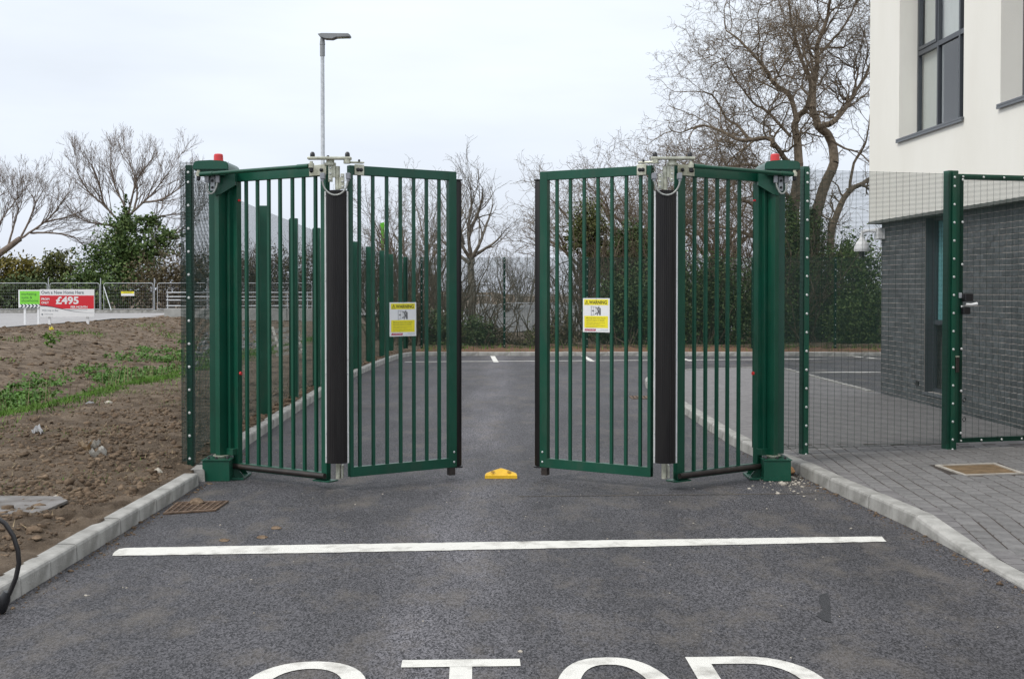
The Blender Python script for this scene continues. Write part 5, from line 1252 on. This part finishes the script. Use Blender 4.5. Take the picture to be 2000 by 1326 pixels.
# concrete parapet with railing
cw = thing('parapet_wall', 'concrete parapet wall at the ditch crossing behind the left fence', 'wall', D(460, 612, 72))
bm = BM(); x0, x1 = pxX(320, 72), pxX(640, 72); step = (x1-x0)/4
bm.free()
for k in range(4):
    bm = BM(); box2(bm, x0+k*step+.012, x0+(k+1)*step-.012, 72, 72.35, -.6, .475, .02); obj('wall_panel', bm, M['concrete'], cw)
rl = thing('guard_rail', 'galvanised guard rail of three bars above the concrete parapet', 'railing', ((x0+x1)/2, 72.2, .475))
for z in (.62, .95, 1.15, 1.40):
    bm = BM(); tube(bm, [(x0+.1, 72.2, z), (x1, 72.2, z)], .035, 8); obj('rail', bm, M['galv_dull'], rl, True)
for k in range(9):
    x = x0+.15+k*(x1-x0-.2)/8; bm = BM(); box2(bm, x-.03, x+.03, 72.21, 72.27, .475, 1.44); obj('post', bm, M['galv_dull'], rl)
# temporary fence panels
def heras(par, a, W_, H_, z0, wires=24, r=.021, foot=True):
    bm = BM(); rc = .15; x0, x1 = -W_/2, W_/2; p = []
    for cx_, cz_, a0 in ((x0+rc, z0+H_-rc, 180), (x1-rc, z0+H_-rc, 90)):
        for k in range(5): t = math.radians(a0-90*k/4); p.append((cx_+rc*math.cos(t), 0, cz_+rc*math.sin(t)))
    p = [(x0, 0, z0)]+p+[(x1, 0, z0)]
    tube(bm, [Vector(q_)+Vector(a) for q_ in p], r, 6)
    tube(bm, [Vector((x0, 0, z0+.12))+Vector(a), Vector((x1, 0, z0+.12))+Vector(a)], r*.9, 6)
    obj('frame', bm, M['galv_dull'], par, True)
    S = [(a[0]+x0+W_*k/wires, a[1], a[2]+z0+.12, .0022, a[0]+x0+W_*k/wires, a[1], a[2]+z0+H_, .0022) for k in range(1, wires)]
    S += [(a[0]+x0, a[1], a[2]+z0+.12+(H_-.12)*k/8, .0022, a[0]+x1, a[1], a[2]+z0+.12+(H_-.12)*k/8, .0022) for k in range(1, 8)]
    V, F_ = segmesh(S, 3); npmesh('wire_mesh', V, F_, M['galv_dull'], par)
    if foot:
        for x in (x0+.05, x1-.05):
            bm = BM(); box2(bm, a[0]+x-.12, a[0]+x+.12, a[1]-.35, a[1]+.35, a[2]+z0-.10, a[2]+z0+.05, .02); obj('foot', bm, M['concrete'], par)
hl = ['leftmost temporary fence panel behind the green advertising board', 'temporary fence panel behind the red and white advertising board', 'temporary fence panel carrying the small yellow and white notice', 'temporary fence panel right of the yellow notice beside the guard rail', 'temporary fence panel behind the guard rail, between the left gate post and first bars', 'temporary fence panel behind the guard rail, behind the middle bars of the left inner leaf', 'temporary fence panel behind the guard rail at the black sleeve of the left gate']
for k, px in enumerate((44, 146, 251, 356, 459, 561, 664)):
    a = (pxX(px, 86), 86, .08); t = thing('temporary_fence_panel', hl[k], 'fence panel', a, 'temporary fence panels along the far road')
    heras(t, a, 3.46, 1.93, .0)
    bm = BM(); tube(bm, [(a[0]+1.80, 86.06, -.1), (a[0]+1.80, 86.06, 2.36)], .03, 6); obj('pole', bm, M['galv_dull'], t, True)
    if k == 2:
        bm = BM(); tube(bm, [(a[0]-1.7, 85.95, 1.75), (a[0]-.85, 84.9, .12)], .03, 6); obj('brace', bm, M['galv_dull'], t, True)
nb = thing('notice', 'small yellow and white notice on the temporary fence', 'sign', (pxX(249, 85.9), 85.94, 1.0))
B = Board(nb, (pxX(236.5, 85.9), 85.93, 1.12), (1, 0, 0), (0, -1, 0)); B.plate('plate', 0, 0, .92, .31, 'white', .01); B.poly('yellow_band', [(0, .16), (.90, .16), (.90, .31), (0, .31)], 'sign_yellow', .014)
B.text('lettering', 'WARNING', .15, .19, .58, .09, 'sign_black', .018)
# advertising boards
YA = 57.0
ad = thing('advertising_board', 'red and white advertising board for new homes on two white posts', 'sign', (pxX(132, YA), YA, tz(pxX(132, YA), YA)))
sc_ = YA/FPX/5.405; B = Board(ad, (pxX(78.6, YA), YA-.03, 0), (1, 0, 0), (0, -1, 0)); zf = lambda cy: CAMZ+(563-(530+cy/5.405))/FPX*YA; xf = lambda cx: (cx-425)*sc_
B.plate('panel', 0, zf(480), xf(1000), zf(190), 'white', .03)
K = .034
def rc(bd, nm, x0, y0, x1, y1, m, k=K): return bd.poly(nm, [(xf(x0), zf(y1)), (xf(x1), zf(y1)), (xf(x1), zf(y0)), (xf(x0), zf(y0))], m, k)
cv = [(430, 362), (500, 366), (560, 375), (630, 390), (700, 405), (770, 420), (850, 431), (920, 436), (995, 438)]
B.poly('red_band', [(xf(427), zf(362)), (xf(500), zf(366)), (xf(560), zf(375)), (xf(640), zf(394)), (xf(996), zf(394)), (xf(996), zf(255)), (xf(427), zf(255))], 'sign_red', K)
B.polys('curved_line', [[(xf(a[0]), zf(a[1]+4*(1-i/8))), (xf(b[0]), zf(b[1]+4*(1-(i+1)/8))), (xf(b[0]), zf(b[1]-4+3*(i+1)/8)), (xf(a[0]), zf(a[1]-4+3*i/8))] for i, (a, b) in enumerate(zip(cv[:-1], cv[1:]))], 'navy', K+.004)
def bt(st, x0, y0, x1, y1, m, **kw): return B.text('lettering', st, xf(x0), zf(y1), (x1-x0)*sc_, (y1-y0)*sc_, m, K+.004, **kw)
bt('Own a New Home Here', 442, 204, 890, 238, 'slate_txt', bold=.01); bt('FROM', 443, 280, 527, 304, 'white', bold=.03); bt('ONLY', 443, 318, 522, 343, 'white', bold=.03)
bt('\u00a3495', 595, 266, 836, 348, 'white', bold=.035); bt('PER MONTH', 752, 364, 928, 388, 'white', bold=.03); bt('With help to Buy', 447, 402, 620, 424, 'slate_txt')
B.polys('logo_mark', [[(xf(450+9*math.cos(t)), zf(453+9*math.sin(t))) for t in [2*math.pi*i/10 for i in range(10)]]], 'slate_txt', K+.004)
bt('southernhousing', 472, 446, 562, 458, 'slate_txt'); rc(B, 'rule', 690, 405, 928, 407, 'slate_txt', K+.004)
for cx in (519, 922):
    x = pxX(78.6, YA)+xf(cx); bm = BM(); box2(bm, x-.055, x+.055, YA, YA+.09, tz(x, YA)-.3, zf(215), .004); obj('post', bm, M['white'], ad)
YA2 = 63.0
a2 = thing('advertising_board', 'green marketing suite board with black and white chevrons', 'sign', (pxX(60, YA2), YA2, tz(pxX(60, YA2), YA2)))
sc_ = YA2/FPX/5.405; B = Board(a2, (pxX(37, YA2), YA2-.03, 0), (1, 0, 0), (0, -1, 0)); zf = lambda cy: CAMZ+(563-(530+cy/5.405))/FPX*YA2; xf = lambda cx: (cx-200)*sc_
B.plate('panel', 0, zf(384), xf(455), zf(195), 'white', .03); rc(B, 'green_panel', 214, 207, 452, 346, 'sign_green')
for st, y0, y1, x1 in (('marketing', 226, 258, 390), ('suite &', 262, 288, 345), ('showhome', 296, 322, 408)): bt(st, 232, y0, x1, y1, 'dk_green')
ch = []
for k in range(6):
    x = 218+k*38
    ch.append([(xf(x), zf(346)), (xf(x+17), zf(346)), (xf(x+35), zf(364)), (xf(x+18), zf(364))]); ch.append([(xf(x+18), zf(364)), (xf(x+35), zf(364)), (xf(x+17), zf(382)), (xf(x), zf(382))])
B.polys('chevrons', [[p for p in q_][::-1] for q_ in ch], 'navy', K)
for cx in (259, 402):
    x = pxX(37, YA2)+xf(cx); bm = BM(); box2(bm, x-.05, x+.05, YA2, YA2+.08, tz(x, YA2)-.3, zf(215), .004); obj('post', bm, M['white'], a2)
# banner flag and little board behind the left gate
fg = thing('banner_flag', 'tall narrow green banner flag above the left warning sign', 'flag', (pxX(752, 66), 66, -.3))
bm = BM(); tube(bm, [(pxX(752, 66), 66, -.4), (pxX(752, 66), 66, 5.3)], .025, 6); obj('pole', bm, M['white'], fg, True)
bm = BM(); x = pxX(752, 66)
ga = [[bm.verts.new((x-.03-(.22-.04*j/8)*i/4, 66+.03*math.sin(i*1.3+j*.7), 5.2-1.55*j/8-(.06*i/4 if j == 0 else 0))) for i in range(5)] for j in range(9)]
for j in range(8):
    for i in range(4): bm.faces.new((ga[j][i], ga[j][i+1], ga[j+1][i+1], ga[j+1][i]))
bmesh.ops.solidify(bm, geom=bm.faces[:], thickness=.006); obj('cloth', bm, M['sign_green'], fg, True)
sb = thing('site_board', 'small green and white board on a post seen past the left warning sign', 'sign', (pxX(744, 60), 60, -.3))
B = Board(sb, (pxX(737, 60), 59.96, 0), (1, 0, 0), (0, -1, 0)); B.plate('panel', 0, .92, .38, 1.70, 'white', .02)
B.poly('green_panel', [(.03, 1.28), (.35, 1.28), (.35, 1.66), (.03, 1.66)], 'green', .024); B.poly('green_band', [(.03, 1.02), (.35, 1.02), (.35, 1.24), (.03, 1.24)], 'sign_green', .024)
bm = BM(); box2(bm, pxX(744, 60)-.03, pxX(744, 60)+.03, 60, 60.05, -.5, 1.6); obj('post', bm, M['white'], sb)
# gravel stockpile and barriers behind the rear fence
gxs, gys = np.linspace(-4.2, 13.2, 90), np.linspace(52.6, 67.5, 60); A_, B_ = np.meshgrid(gxs, gys); Z_ = terrain(A_, B_)+.04+fbm(A_*3, B_*3, 4, 4)*.12
ii = np.arange(90*60).reshape(60, 90); qd = np.stack([ii[:-1, :-1], ii[:-1, 1:], ii[1:, 1:], ii[1:, :-1]], -1).reshape(-1, 4)
tag(npmesh('gravel_mound', np.stack([A_, B_, Z_], -1), qd, M['gravel'], smooth=True), 'low grey gravel stockpile behind the rear fence', kind='structure')
br = thing('site_barrier', 'low galvanised barrier rail in front of the gravel stockpile', 'barrier', D(1080, 640, 50))
zb = gz(50)-.1; bm = BM(); tube(bm, [D(968, 650, 50), D(970, 606, 50), D(976, 595, 50), D(990, 592, 50), D(1250, 592, 50)], .025, 6); obj('rail', bm, M['galv_dull'], br, True)
for px in (1050, 1180, 1249):
    p = D(px, 592, 50); bm = BM(); tube(bm, [p, (p.x, p.y, zb)], .022, 6); obj('post', bm, M['galv_dull'], br, True)
for k, px in enumerate((905, 1062, 1170)):
    a = (pxX(px, 76), 76, gz(42)-.1); t = thing('temporary_fence_panel', ('temporary fence panel behind the left rubber safety edge, beyond the gravel', 'temporary fence panel beyond the gravel at the left edge of the right gate', 'temporary fence panel beyond the gravel behind the right gate sign')[k], 'fence panel', a, 'temporary fence panels beyond the gravel')
    heras(t, a, 3.4, 1.62, .0, foot=False)
    bm = BM(); tube(bm, [(a[0]-1.72, 76, a[2]), (a[0]-1.72, 76, a[2]+1.85)], .03, 6); tube(bm, [(a[0]-1.6, 75.95, a[2]+1.4), (a[0]-.8, 75, a[2])], .025, 6); obj('brace', bm, M['galv_dull'], t, True)
# leaf litter strip at the back of the car park
rows = []
for y in np.linspace(34.98, 38.6, 26): rows.append([(x, y, tz(x, y)+.03+.05*math.sin(x*3+y*5)*math.sin(x*7.3-y)) for x in np.linspace(-2.75, 22, 180)])
tag(sheet('leaf_litter', rows, M['litter']), 'reddish leaf litter strip behind the rear kerb', kind='structure')
# weathered timber pallet leaning beyond the left fence
pl = thing('wooden_pallet', 'weathered wooden pallet leaning on the ditch side behind the left fence', 'pallet', D(560, 690, 30))
for k in range(5):
    c = D(553+k*4, 643+k*11.5, 30-.25*k); bm = BM(); box(bm, c, (.72, .05, .075), Matrix.Rotation(-.16+.01*k, 3, 'Y') @ Matrix.Rotation(.1, 3, 'Z')); obj('slat', bm, M['timber'], pl)
for px in (536, 580):
    a, b = D(px-4, 640, 30.1), D(px+12, 692, 29.1); bm = BM(); tube(bm, [a, b], .04, 4); obj('bearer', bm, M['timber'], pl)

# ------------------------------------------------------------------ verge: clods, grass, stalks, litter
_ico = bmesh.new(); bmesh.ops.create_icosphere(_ico, subdivisions=1, radius=1); IV = np.array([v.co[:] for v in _ico.verts]); IF = np.array([[v.index for v in f.verts] for f in _ico.faces]); _ico.free()
def lumps(name, pts, sizes, m, flat=.7, par=None, lab=None, seed=1, jag=.28, origin=None):
    rs = np.random.RandomState(seed); n = len(pts); k = len(IV)
    q = IV[None]*(1+rs.uniform(-jag, jag, (n, k, 1)))*(rs.uniform(.7, 1.3, (n, 1, 3))*np.array([1, 1, flat]))
    a = rs.uniform(0, 6.28, n); c, s_ = np.cos(a), np.sin(a)
    x = q[..., 0]*c[:, None]-q[..., 1]*s_[:, None]; y = q[..., 0]*s_[:, None]+q[..., 1]*c[:, None]
    V = np.stack([x, y, q[..., 2]], -1)*np.asarray(sizes)[:, None, None]+np.asarray(pts)[:, None, :]
    F_ = (IF[None]+(np.arange(n)*k)[:, None, None]).reshape(-1, 3)
    o = npmesh(name, V.reshape(-1, 3), F_, M[m], par, k=3, origin=origin)
    if lab: tag(o, lab, kind='stuff')
    return o
rs = np.random.RandomState(5)
n = 22000; X = -2.98-np.abs(rs.beta(1.1, 1.8, n))*3.9; Y = 5.5+rs.beta(1.2, 1.6, n)*18; keep = (X < lkx(Y)-.16); X, Y = X[keep], Y[keep]
den = fbm(X*1.1, Y*1.1, 30, 3); kp = rs.rand(len(X)) < np.clip(.55+den*2.2, .08, 1); X, Y = X[kp], Y[kp]
sz = .005+rs.gamma(1.3, .007, len(X)); Zc = terrain(X, Y)+sz*.1
lumps('soil_clods', np.stack([X, Y, Zc], 1), np.minimum(sz, .045), 'clod', .65, jag=.5, lab='loose brown soil clods on the verge', seed=2, origin=(-4.5, 10, 0))
n = 1100; Y = rs.uniform(11.5, 34, n); X = lkx(Y)-rs.uniform(.13, .36, n); sz = .008+rs.gamma(1.3, .009, n)
lumps('soil_clods', np.stack([X, Y, terrain(X, Y)+sz*.2], 1), np.minimum(sz, .05), 'clod', .65, jag=.5, lab='reddish soil clods between the left fence and the kerb', seed=3, origin=(-3.3, 20, 0))
n = 5000; Y = rs.uniform(30, 72, n); X = -rs.uniform(12, 22, n); sz = .015+rs.gamma(1.2, .02, n)
lumps('soil_clods', np.stack([X, Y, terrain(X, Y)+sz*.1], 1), np.minimum(sz, .11), 'clod', .5, jag=.5, lab='soil lumps on the far bank', seed=4, origin=(-17, 50, 0))
n = 1500; Y = rs.uniform(40, 66, n); X = -9.8-rs.uniform(0, 5.5, n)*np.clip((Y-36)/26, .1, 1); sz = .03+rs.gamma(1.3, .03, n)
lumps('rubble', np.stack([X, Y, terrain(X, Y)+sz*.1], 1), np.minimum(sz, .28), 'gravel', .6, lab='grey stone rubble in the far part of the ditch', seed=6, origin=(-13, 52, -.5))
def blades(name, X, Y, h, m, lab, w=.006, lean=.5, dz=0.0):
    n = len(X); Z = terrain(X, Y)-.01+dz; a = rs.uniform(0, 6.28, n); dx, dy = np.cos(a), np.sin(a); l = rs.uniform(.1, lean, n)*h
    p0 = np.stack([X-dy*w, Y+dx*w, Z], 1); p1 = np.stack([X+dy*w, Y-dx*w, Z], 1); p2 = np.stack([X+dx*l, Y+dy*l, Z+h], 1)
    o = npmesh(name, np.stack([p0, p1, p2], 1).reshape(-1, 3), np.arange(n*3).reshape(-1, 3), M[m], None, k=3, origin=(float(X.mean()), float(Y.mean()), 0))
    tag(o, lab, kind='stuff'); return o
n = 70000; Y = 13+rs.beta(1.0, 1.5, n)*45; X = -(7.2+rs.normal(0, .42, n)); den = fbm(X*1.6, Y*1.1, 33, 3)
kp = rs.rand(n) < np.clip(.6+den*3.2, .02, 1); X, Y = X[kp], Y[kp]
blades('grass', X, Y, rs.uniform(.03, .10, len(X))*(1+fbm(X*2, Y*2, 34, 2)*1.2), 'blade', 'green grass along the edge of the ditch', w=.007, lean=1.3)
n = 30000; Y = 22+rs.beta(1, 1.3, n)*40; X = -(9.5+rs.uniform(0, 8.5, n)); den = fbm(X*.45+9, Y*.22, 35, 3); kp = rs.rand(n) < np.clip((den-.10)*7, 0, 1); X, Y = X[kp], Y[kp]
blades('grass', X, Y, rs.uniform(.04, .15, len(X)), 'blade', 'patches of green grass on the far bank', w=.016, lean=1.4)
n = 22000; Y = 7+rs.beta(1.2, 1.2, n)*17; X = -(3.1+rs.uniform(0, 3.8, n)); den = fbm(X*.8+4, Y*.5, 37, 3); kp = (rs.rand(n) < np.clip((den-.08)*5, 0, .8)) & (X < lkx(Y)-.2); X, Y = X[kp], Y[kp]
blades('grass', X, Y, rs.uniform(.015, .05, len(X)), 'blade', 'sparse young grass sprouting on the soil verge', w=.004, lean=1.6)
wb = []
for k in range(260):
    y = 15+R.betavariate(1, 1.3)*38; x = -(9.6+R.betavariate(1.1, 1.9)*4.6)
    if fbm(np.array([x*.6]), np.array([y*.3]), 41, 2)[0] < -.03: continue
    r_ = R.uniform(.25, .75); wb.append(((x, y, tz(x, y)+.08), (r_, r_*1.5, R.uniform(.10, .28)), int(60+190*r_)))
for k in range(130):
    y = R.uniform(21, 38); x = -R.uniform(9.9, 12.6)
    if fbm(np.array([x*.7]), np.array([y*.35]), 43, 2)[0] < -.06: continue
    r_ = R.uniform(.25, .6); wb.append(((x, y, tz(x, y)+.08), (r_, r_*1.6, R.uniform(.10, .24)), int(60+190*r_)))
tag(leaves(wb, .085, None, 'weed', 'weeds'), 'leafy green weeds growing in the ditch', kind='stuff')
n = 420; Y = rs.uniform(14, 50, n); X = -(7.6+np.abs(rs.normal(0, .9, n))); blades('dry_stalks', X, Y, rs.uniform(.2, .95, n), 'straw', 'dry straw coloured stalks standing along the ditch', w=.007, lean=.35)
n = 900; Y = rs.uniform(6, 22, n); X = -(3.0+rs.uniform(0, 3.8, n)); kp = X < lkx(Y)-.15; X, Y = X[kp], Y[kp]; blades('straw_bits', X, Y, rs.uniform(.01, .05, len(X)), 'straw', 'bits of dry straw lying on the soil', w=.004, lean=4.0, dz=.03)
n = 4200; Y = rs.uniform(35.1, 38.5, n); X = rs.uniform(-2.6, 16, n); den = fbm(X*.5, Y, 39, 2); kp = rs.rand(n) < np.clip(.25+den*1.5, 0, 1); X, Y = X[kp], Y[kp]
blades('grass', X, Y, rs.uniform(.06, .20, len(X)), 'blade', 'weedy grass along the rear fence', w=.010, dz=.03)
wp = G(101, 690, .0); wx, wy = pxX(101, 42), 42.0; wz = tz(wx, wy)
wl = thing('wild_plant', 'leafy wild plant with yellow flowers on the far bank', 'plant', (wx, wy, wz))
leaves([((wx, wy, wz+.3), (.28, .25, .3), 160)], .11, wl, 'leaf_y', 'leaves'); leaves([((wx-.02, wy, wz+.66), (.13, .1, .07), 60)], .05, wl, 'sign_yellow', 'flowers')
# stones and scraps one by one
def lump1(name, lab, cat, p, size, m, flat=.6, seed=1, group=None, sub=2, stretch=(1, 1)):
    bm = BM(); bmesh.ops.create_icosphere(bm, subdivisions=sub, radius=1); rr = random.Random(seed); f = [rr.uniform(1, 3) for _ in range(6)]
    for v in bm.verts:
        c = v.co; k = 1+.18*math.sin(c.x*f[0]+f[3])*math.sin(c.y*f[1]+f[4])+.14*math.sin(c.z*f[2]*1.7+f[5])+rr.uniform(-.16, .16)
        v.co = Vector((c.x*k*stretch[0], c.y*k*stretch[1], max(c.z*k*flat, -.35)))*size+Vector(p)
    return tag(obj(name, bm, M[m]), lab, cat, group)
def gs_(px, py):
    g = G(px, py, .1); z = tz(g.x, g.y); return Vector((g.x, g.y, z+.012))
lump1('stone', 'pale flat stone on the soil, farther back of two', 'stone', gs_(212, 787), .065, 'stone', .5, 3, sub=1); lump1('stone', 'grey rounded stone left of the pale flat stone', 'stone', gs_(176, 791), .055, 'gravel', .6, 4)
lump1('stone', 'white pointed stone near the left kerb', 'stone', gs_(309, 921), .05, 'stone', .8, 5, sub=1, stretch=(1.3, .7)); lump1('stone', 'tan stone half buried beside the steel plate', 'stone', gs_(110, 968), .065, 'stone', .6, 6)
lump1('stone', 'small grey stone on the soil close to the kerb', 'stone', gs_(72, 1058), .032, 'clod', .5, 7)
def scrap(lab, px, py, w, h, m, seed):
    c = gs_(px, py)+Vector((0, 0, .03)); rr = random.Random(seed); bm = BM(); n = 5
    g = [[bm.verts.new(c+Vector(((i/n-.5)*w+rr.gauss(0, .006), (j/n-.5)*h+rr.gauss(0, .008), .03*math.sin(i*1.4+seed)+.03*math.cos(j*1.7)+rr.uniform(0, .02)))) for i in range(n+1)] for j in range(n+1)]
    for j in range(n):
        for i in range(n): bm.faces.new((g[j][i], g[j][i+1], g[j+1][i+1], g[j+1][i]))
    bmesh.ops.solidify(bm, geom=bm.faces[:], thickness=.003)
    return tag(obj('paper_scrap', bm, M[m], None, True), lab, 'litter')
M['tan'] = mat('tan_scrap', (0.34, 0.25, 0.16), (0.48, 0.38, 0.27), rough=.9, scale=20); M['pwhite'] = mat('white_scrap', (0.52, 0.50, 0.46), (0.66, 0.64, 0.60), rough=.9, scale=20)
scrap('crumpled tan paper scrap on the soil', 170, 878, .15, .16, 'tan', 1); scrap('white torn scrap just right of the tan one', 184, 878, .09, .14, 'pwhite', 2); scrap('small pale scrap nearer the kerb than the tan paper', 192, 897, .14, .10, 'pwhite', 3); scrap('little white paper on the soil left of the tan scrap', 73, 850, .10, .10, 'white', 4)
# steel plate half covered by soil, and the black cable
spz = G(40, 985, .11); sp = thing('steel_plate', 'muddy square steel access cover half buried in the soil', 'access cover', spz)
bm = BM(); zz = tz(spz.x, spz.y)+.03
pc = [G(-60, 1004, .13), G(75, 1003, .13), G(132, 978, .13), G(118, 970, .13), G(-40, 968, .13)]
prism(bm, [(p.x, p.y, gz(p.y)+.115) for p in pc], None, (0, 0, .02)); obj('plate', bm, M['steel_pl'], sp)
bm = BM()
for i in range(26):
    for j in range(10):
        x = -4.36+i*.052+(.026 if j % 2 else 0); y = 9.42+j*.075
        if not (pc[4].y > y > pc[0].y+.01) or x > -3.50+(y-9.4)*-.22: continue
        box(bm, (x, y, gz(y)+.139), (.036, .012, .010), Matrix.Rotation(.7 if (i+j) % 2 else -.7, 3, 'Z'))
tag(obj('tread_pattern', bm, M['steel_pl'], sp), kind='stuff')
cb = thing('cable', 'black rubber cable loop with a plug in the bottom left corner', 'cable', D(10, 1190, 6.3))
bm = BM(); tube(bm, [Vector((-3.6, 6.9, .06)), Vector((-3.2, 6.7, .25))]+[D(px, py, 6.4) for px, py in ((-30, 1006), (-8, 1010), (10, 1022), (26, 1046), (35, 1075), (37, 1100), (31, 1128), (20, 1155), (12, 1170))], .0125, 12); obj('lead', bm, M['cable'], cb, True)
bm = BM(); tube(bm, [D(14, 1155, 6.4), D(9, 1170, 6.4), D(1, 1188, 6.4), D(-12, 1206, 6.4)], [.018, .030, .033, .026], 14); obj('plug', bm, M['cap'], cb, True)
# grit on the road
def gritpts(n, fx_): 
    o = []
    while len(o) < n:
        px, py, s_ = fx_(); g = G(px, py); o.append((g.x, g.y, g.z+s_*.2, s_))
    return np.array(o)
rr = random.Random(77)
A_ = gritpts(300, lambda: (rr.gauss(1545, 32), 927+abs(rr.gauss(0, 14)), .003+rr.expovariate(1/.0055)))
A_ = A_[(A_[:, 0] < rkx(A_[:, 1])-.01) & (A_[:, 1] < 11.35)]
lumps('rubble', A_[:, :3], np.minimum(A_[:, 3], .035), 'stone', .5, lab='small heap of pale rubble and dirt at the foot of the right gate', seed=9, origin=(2.5, 11, -.08))
def kerbside():
    y = rr.uniform(5.6, 13); s_ = .002+rr.expovariate(1/.004)
    x = lkx(y)+abs(rr.gauss(0, .06))+.01 if rr.random() < .5 else rkx(y)-abs(rr.gauss(0, .06))-.01
    return x, y, s_
B_ = np.array([(x, y, gz(y)+s_*.2, s_) for x, y, s_ in (kerbside() for _ in range(900))])
lumps('grit', B_[:, :3], np.minimum(B_[:, 3], .02), 'clod', .5, lab='dark grit lying along the foot of the kerbs', seed=10, origin=(0, 9, -.07))
C_ = np.array([(x, y, gz(y)+s_*.2, s_) for x, y, s_ in ((rr.uniform(-2.6, 2.6), rr.uniform(5.6, 14), .0015+rr.expovariate(1/.0022)) for _ in range(260))])
lumps('grit', C_[:, :3], np.minimum(C_[:, 3], .012), 'stone', .6, lab='scattered pale grit on the asphalt', seed=12, origin=(0, 10, -.07))
bp0 = G(1541, 926); lump1('brick_fragment', 'orange broken brick piece against the right gate base', 'brick', bp0+Vector((0, -.02, .03)), .052, 'orange' if 'orange' in M else 'cover', 1.0, 8)
for k, (px, py) in enumerate(((438, 1056), (512, 1050), (540, 1032))):
    g = G(px, py); lump1('mud_clod', ('leftmost brown mud lump just above the white stop line', 'brown mud lump touching the upper edge of the white stop line', 'brown mud lump farthest from the white stop line')[k], 'mud', g+Vector((0, 0, .004)), .035, 'clod', .35, 20+k, 'mud lumps on the asphalt')
g = G(385, 985); lump1('mud_clod', 'brown mud lump lying on the drain grating', 'mud', g+Vector((0, 0, .02)), .055, 'clod', .5, 30)
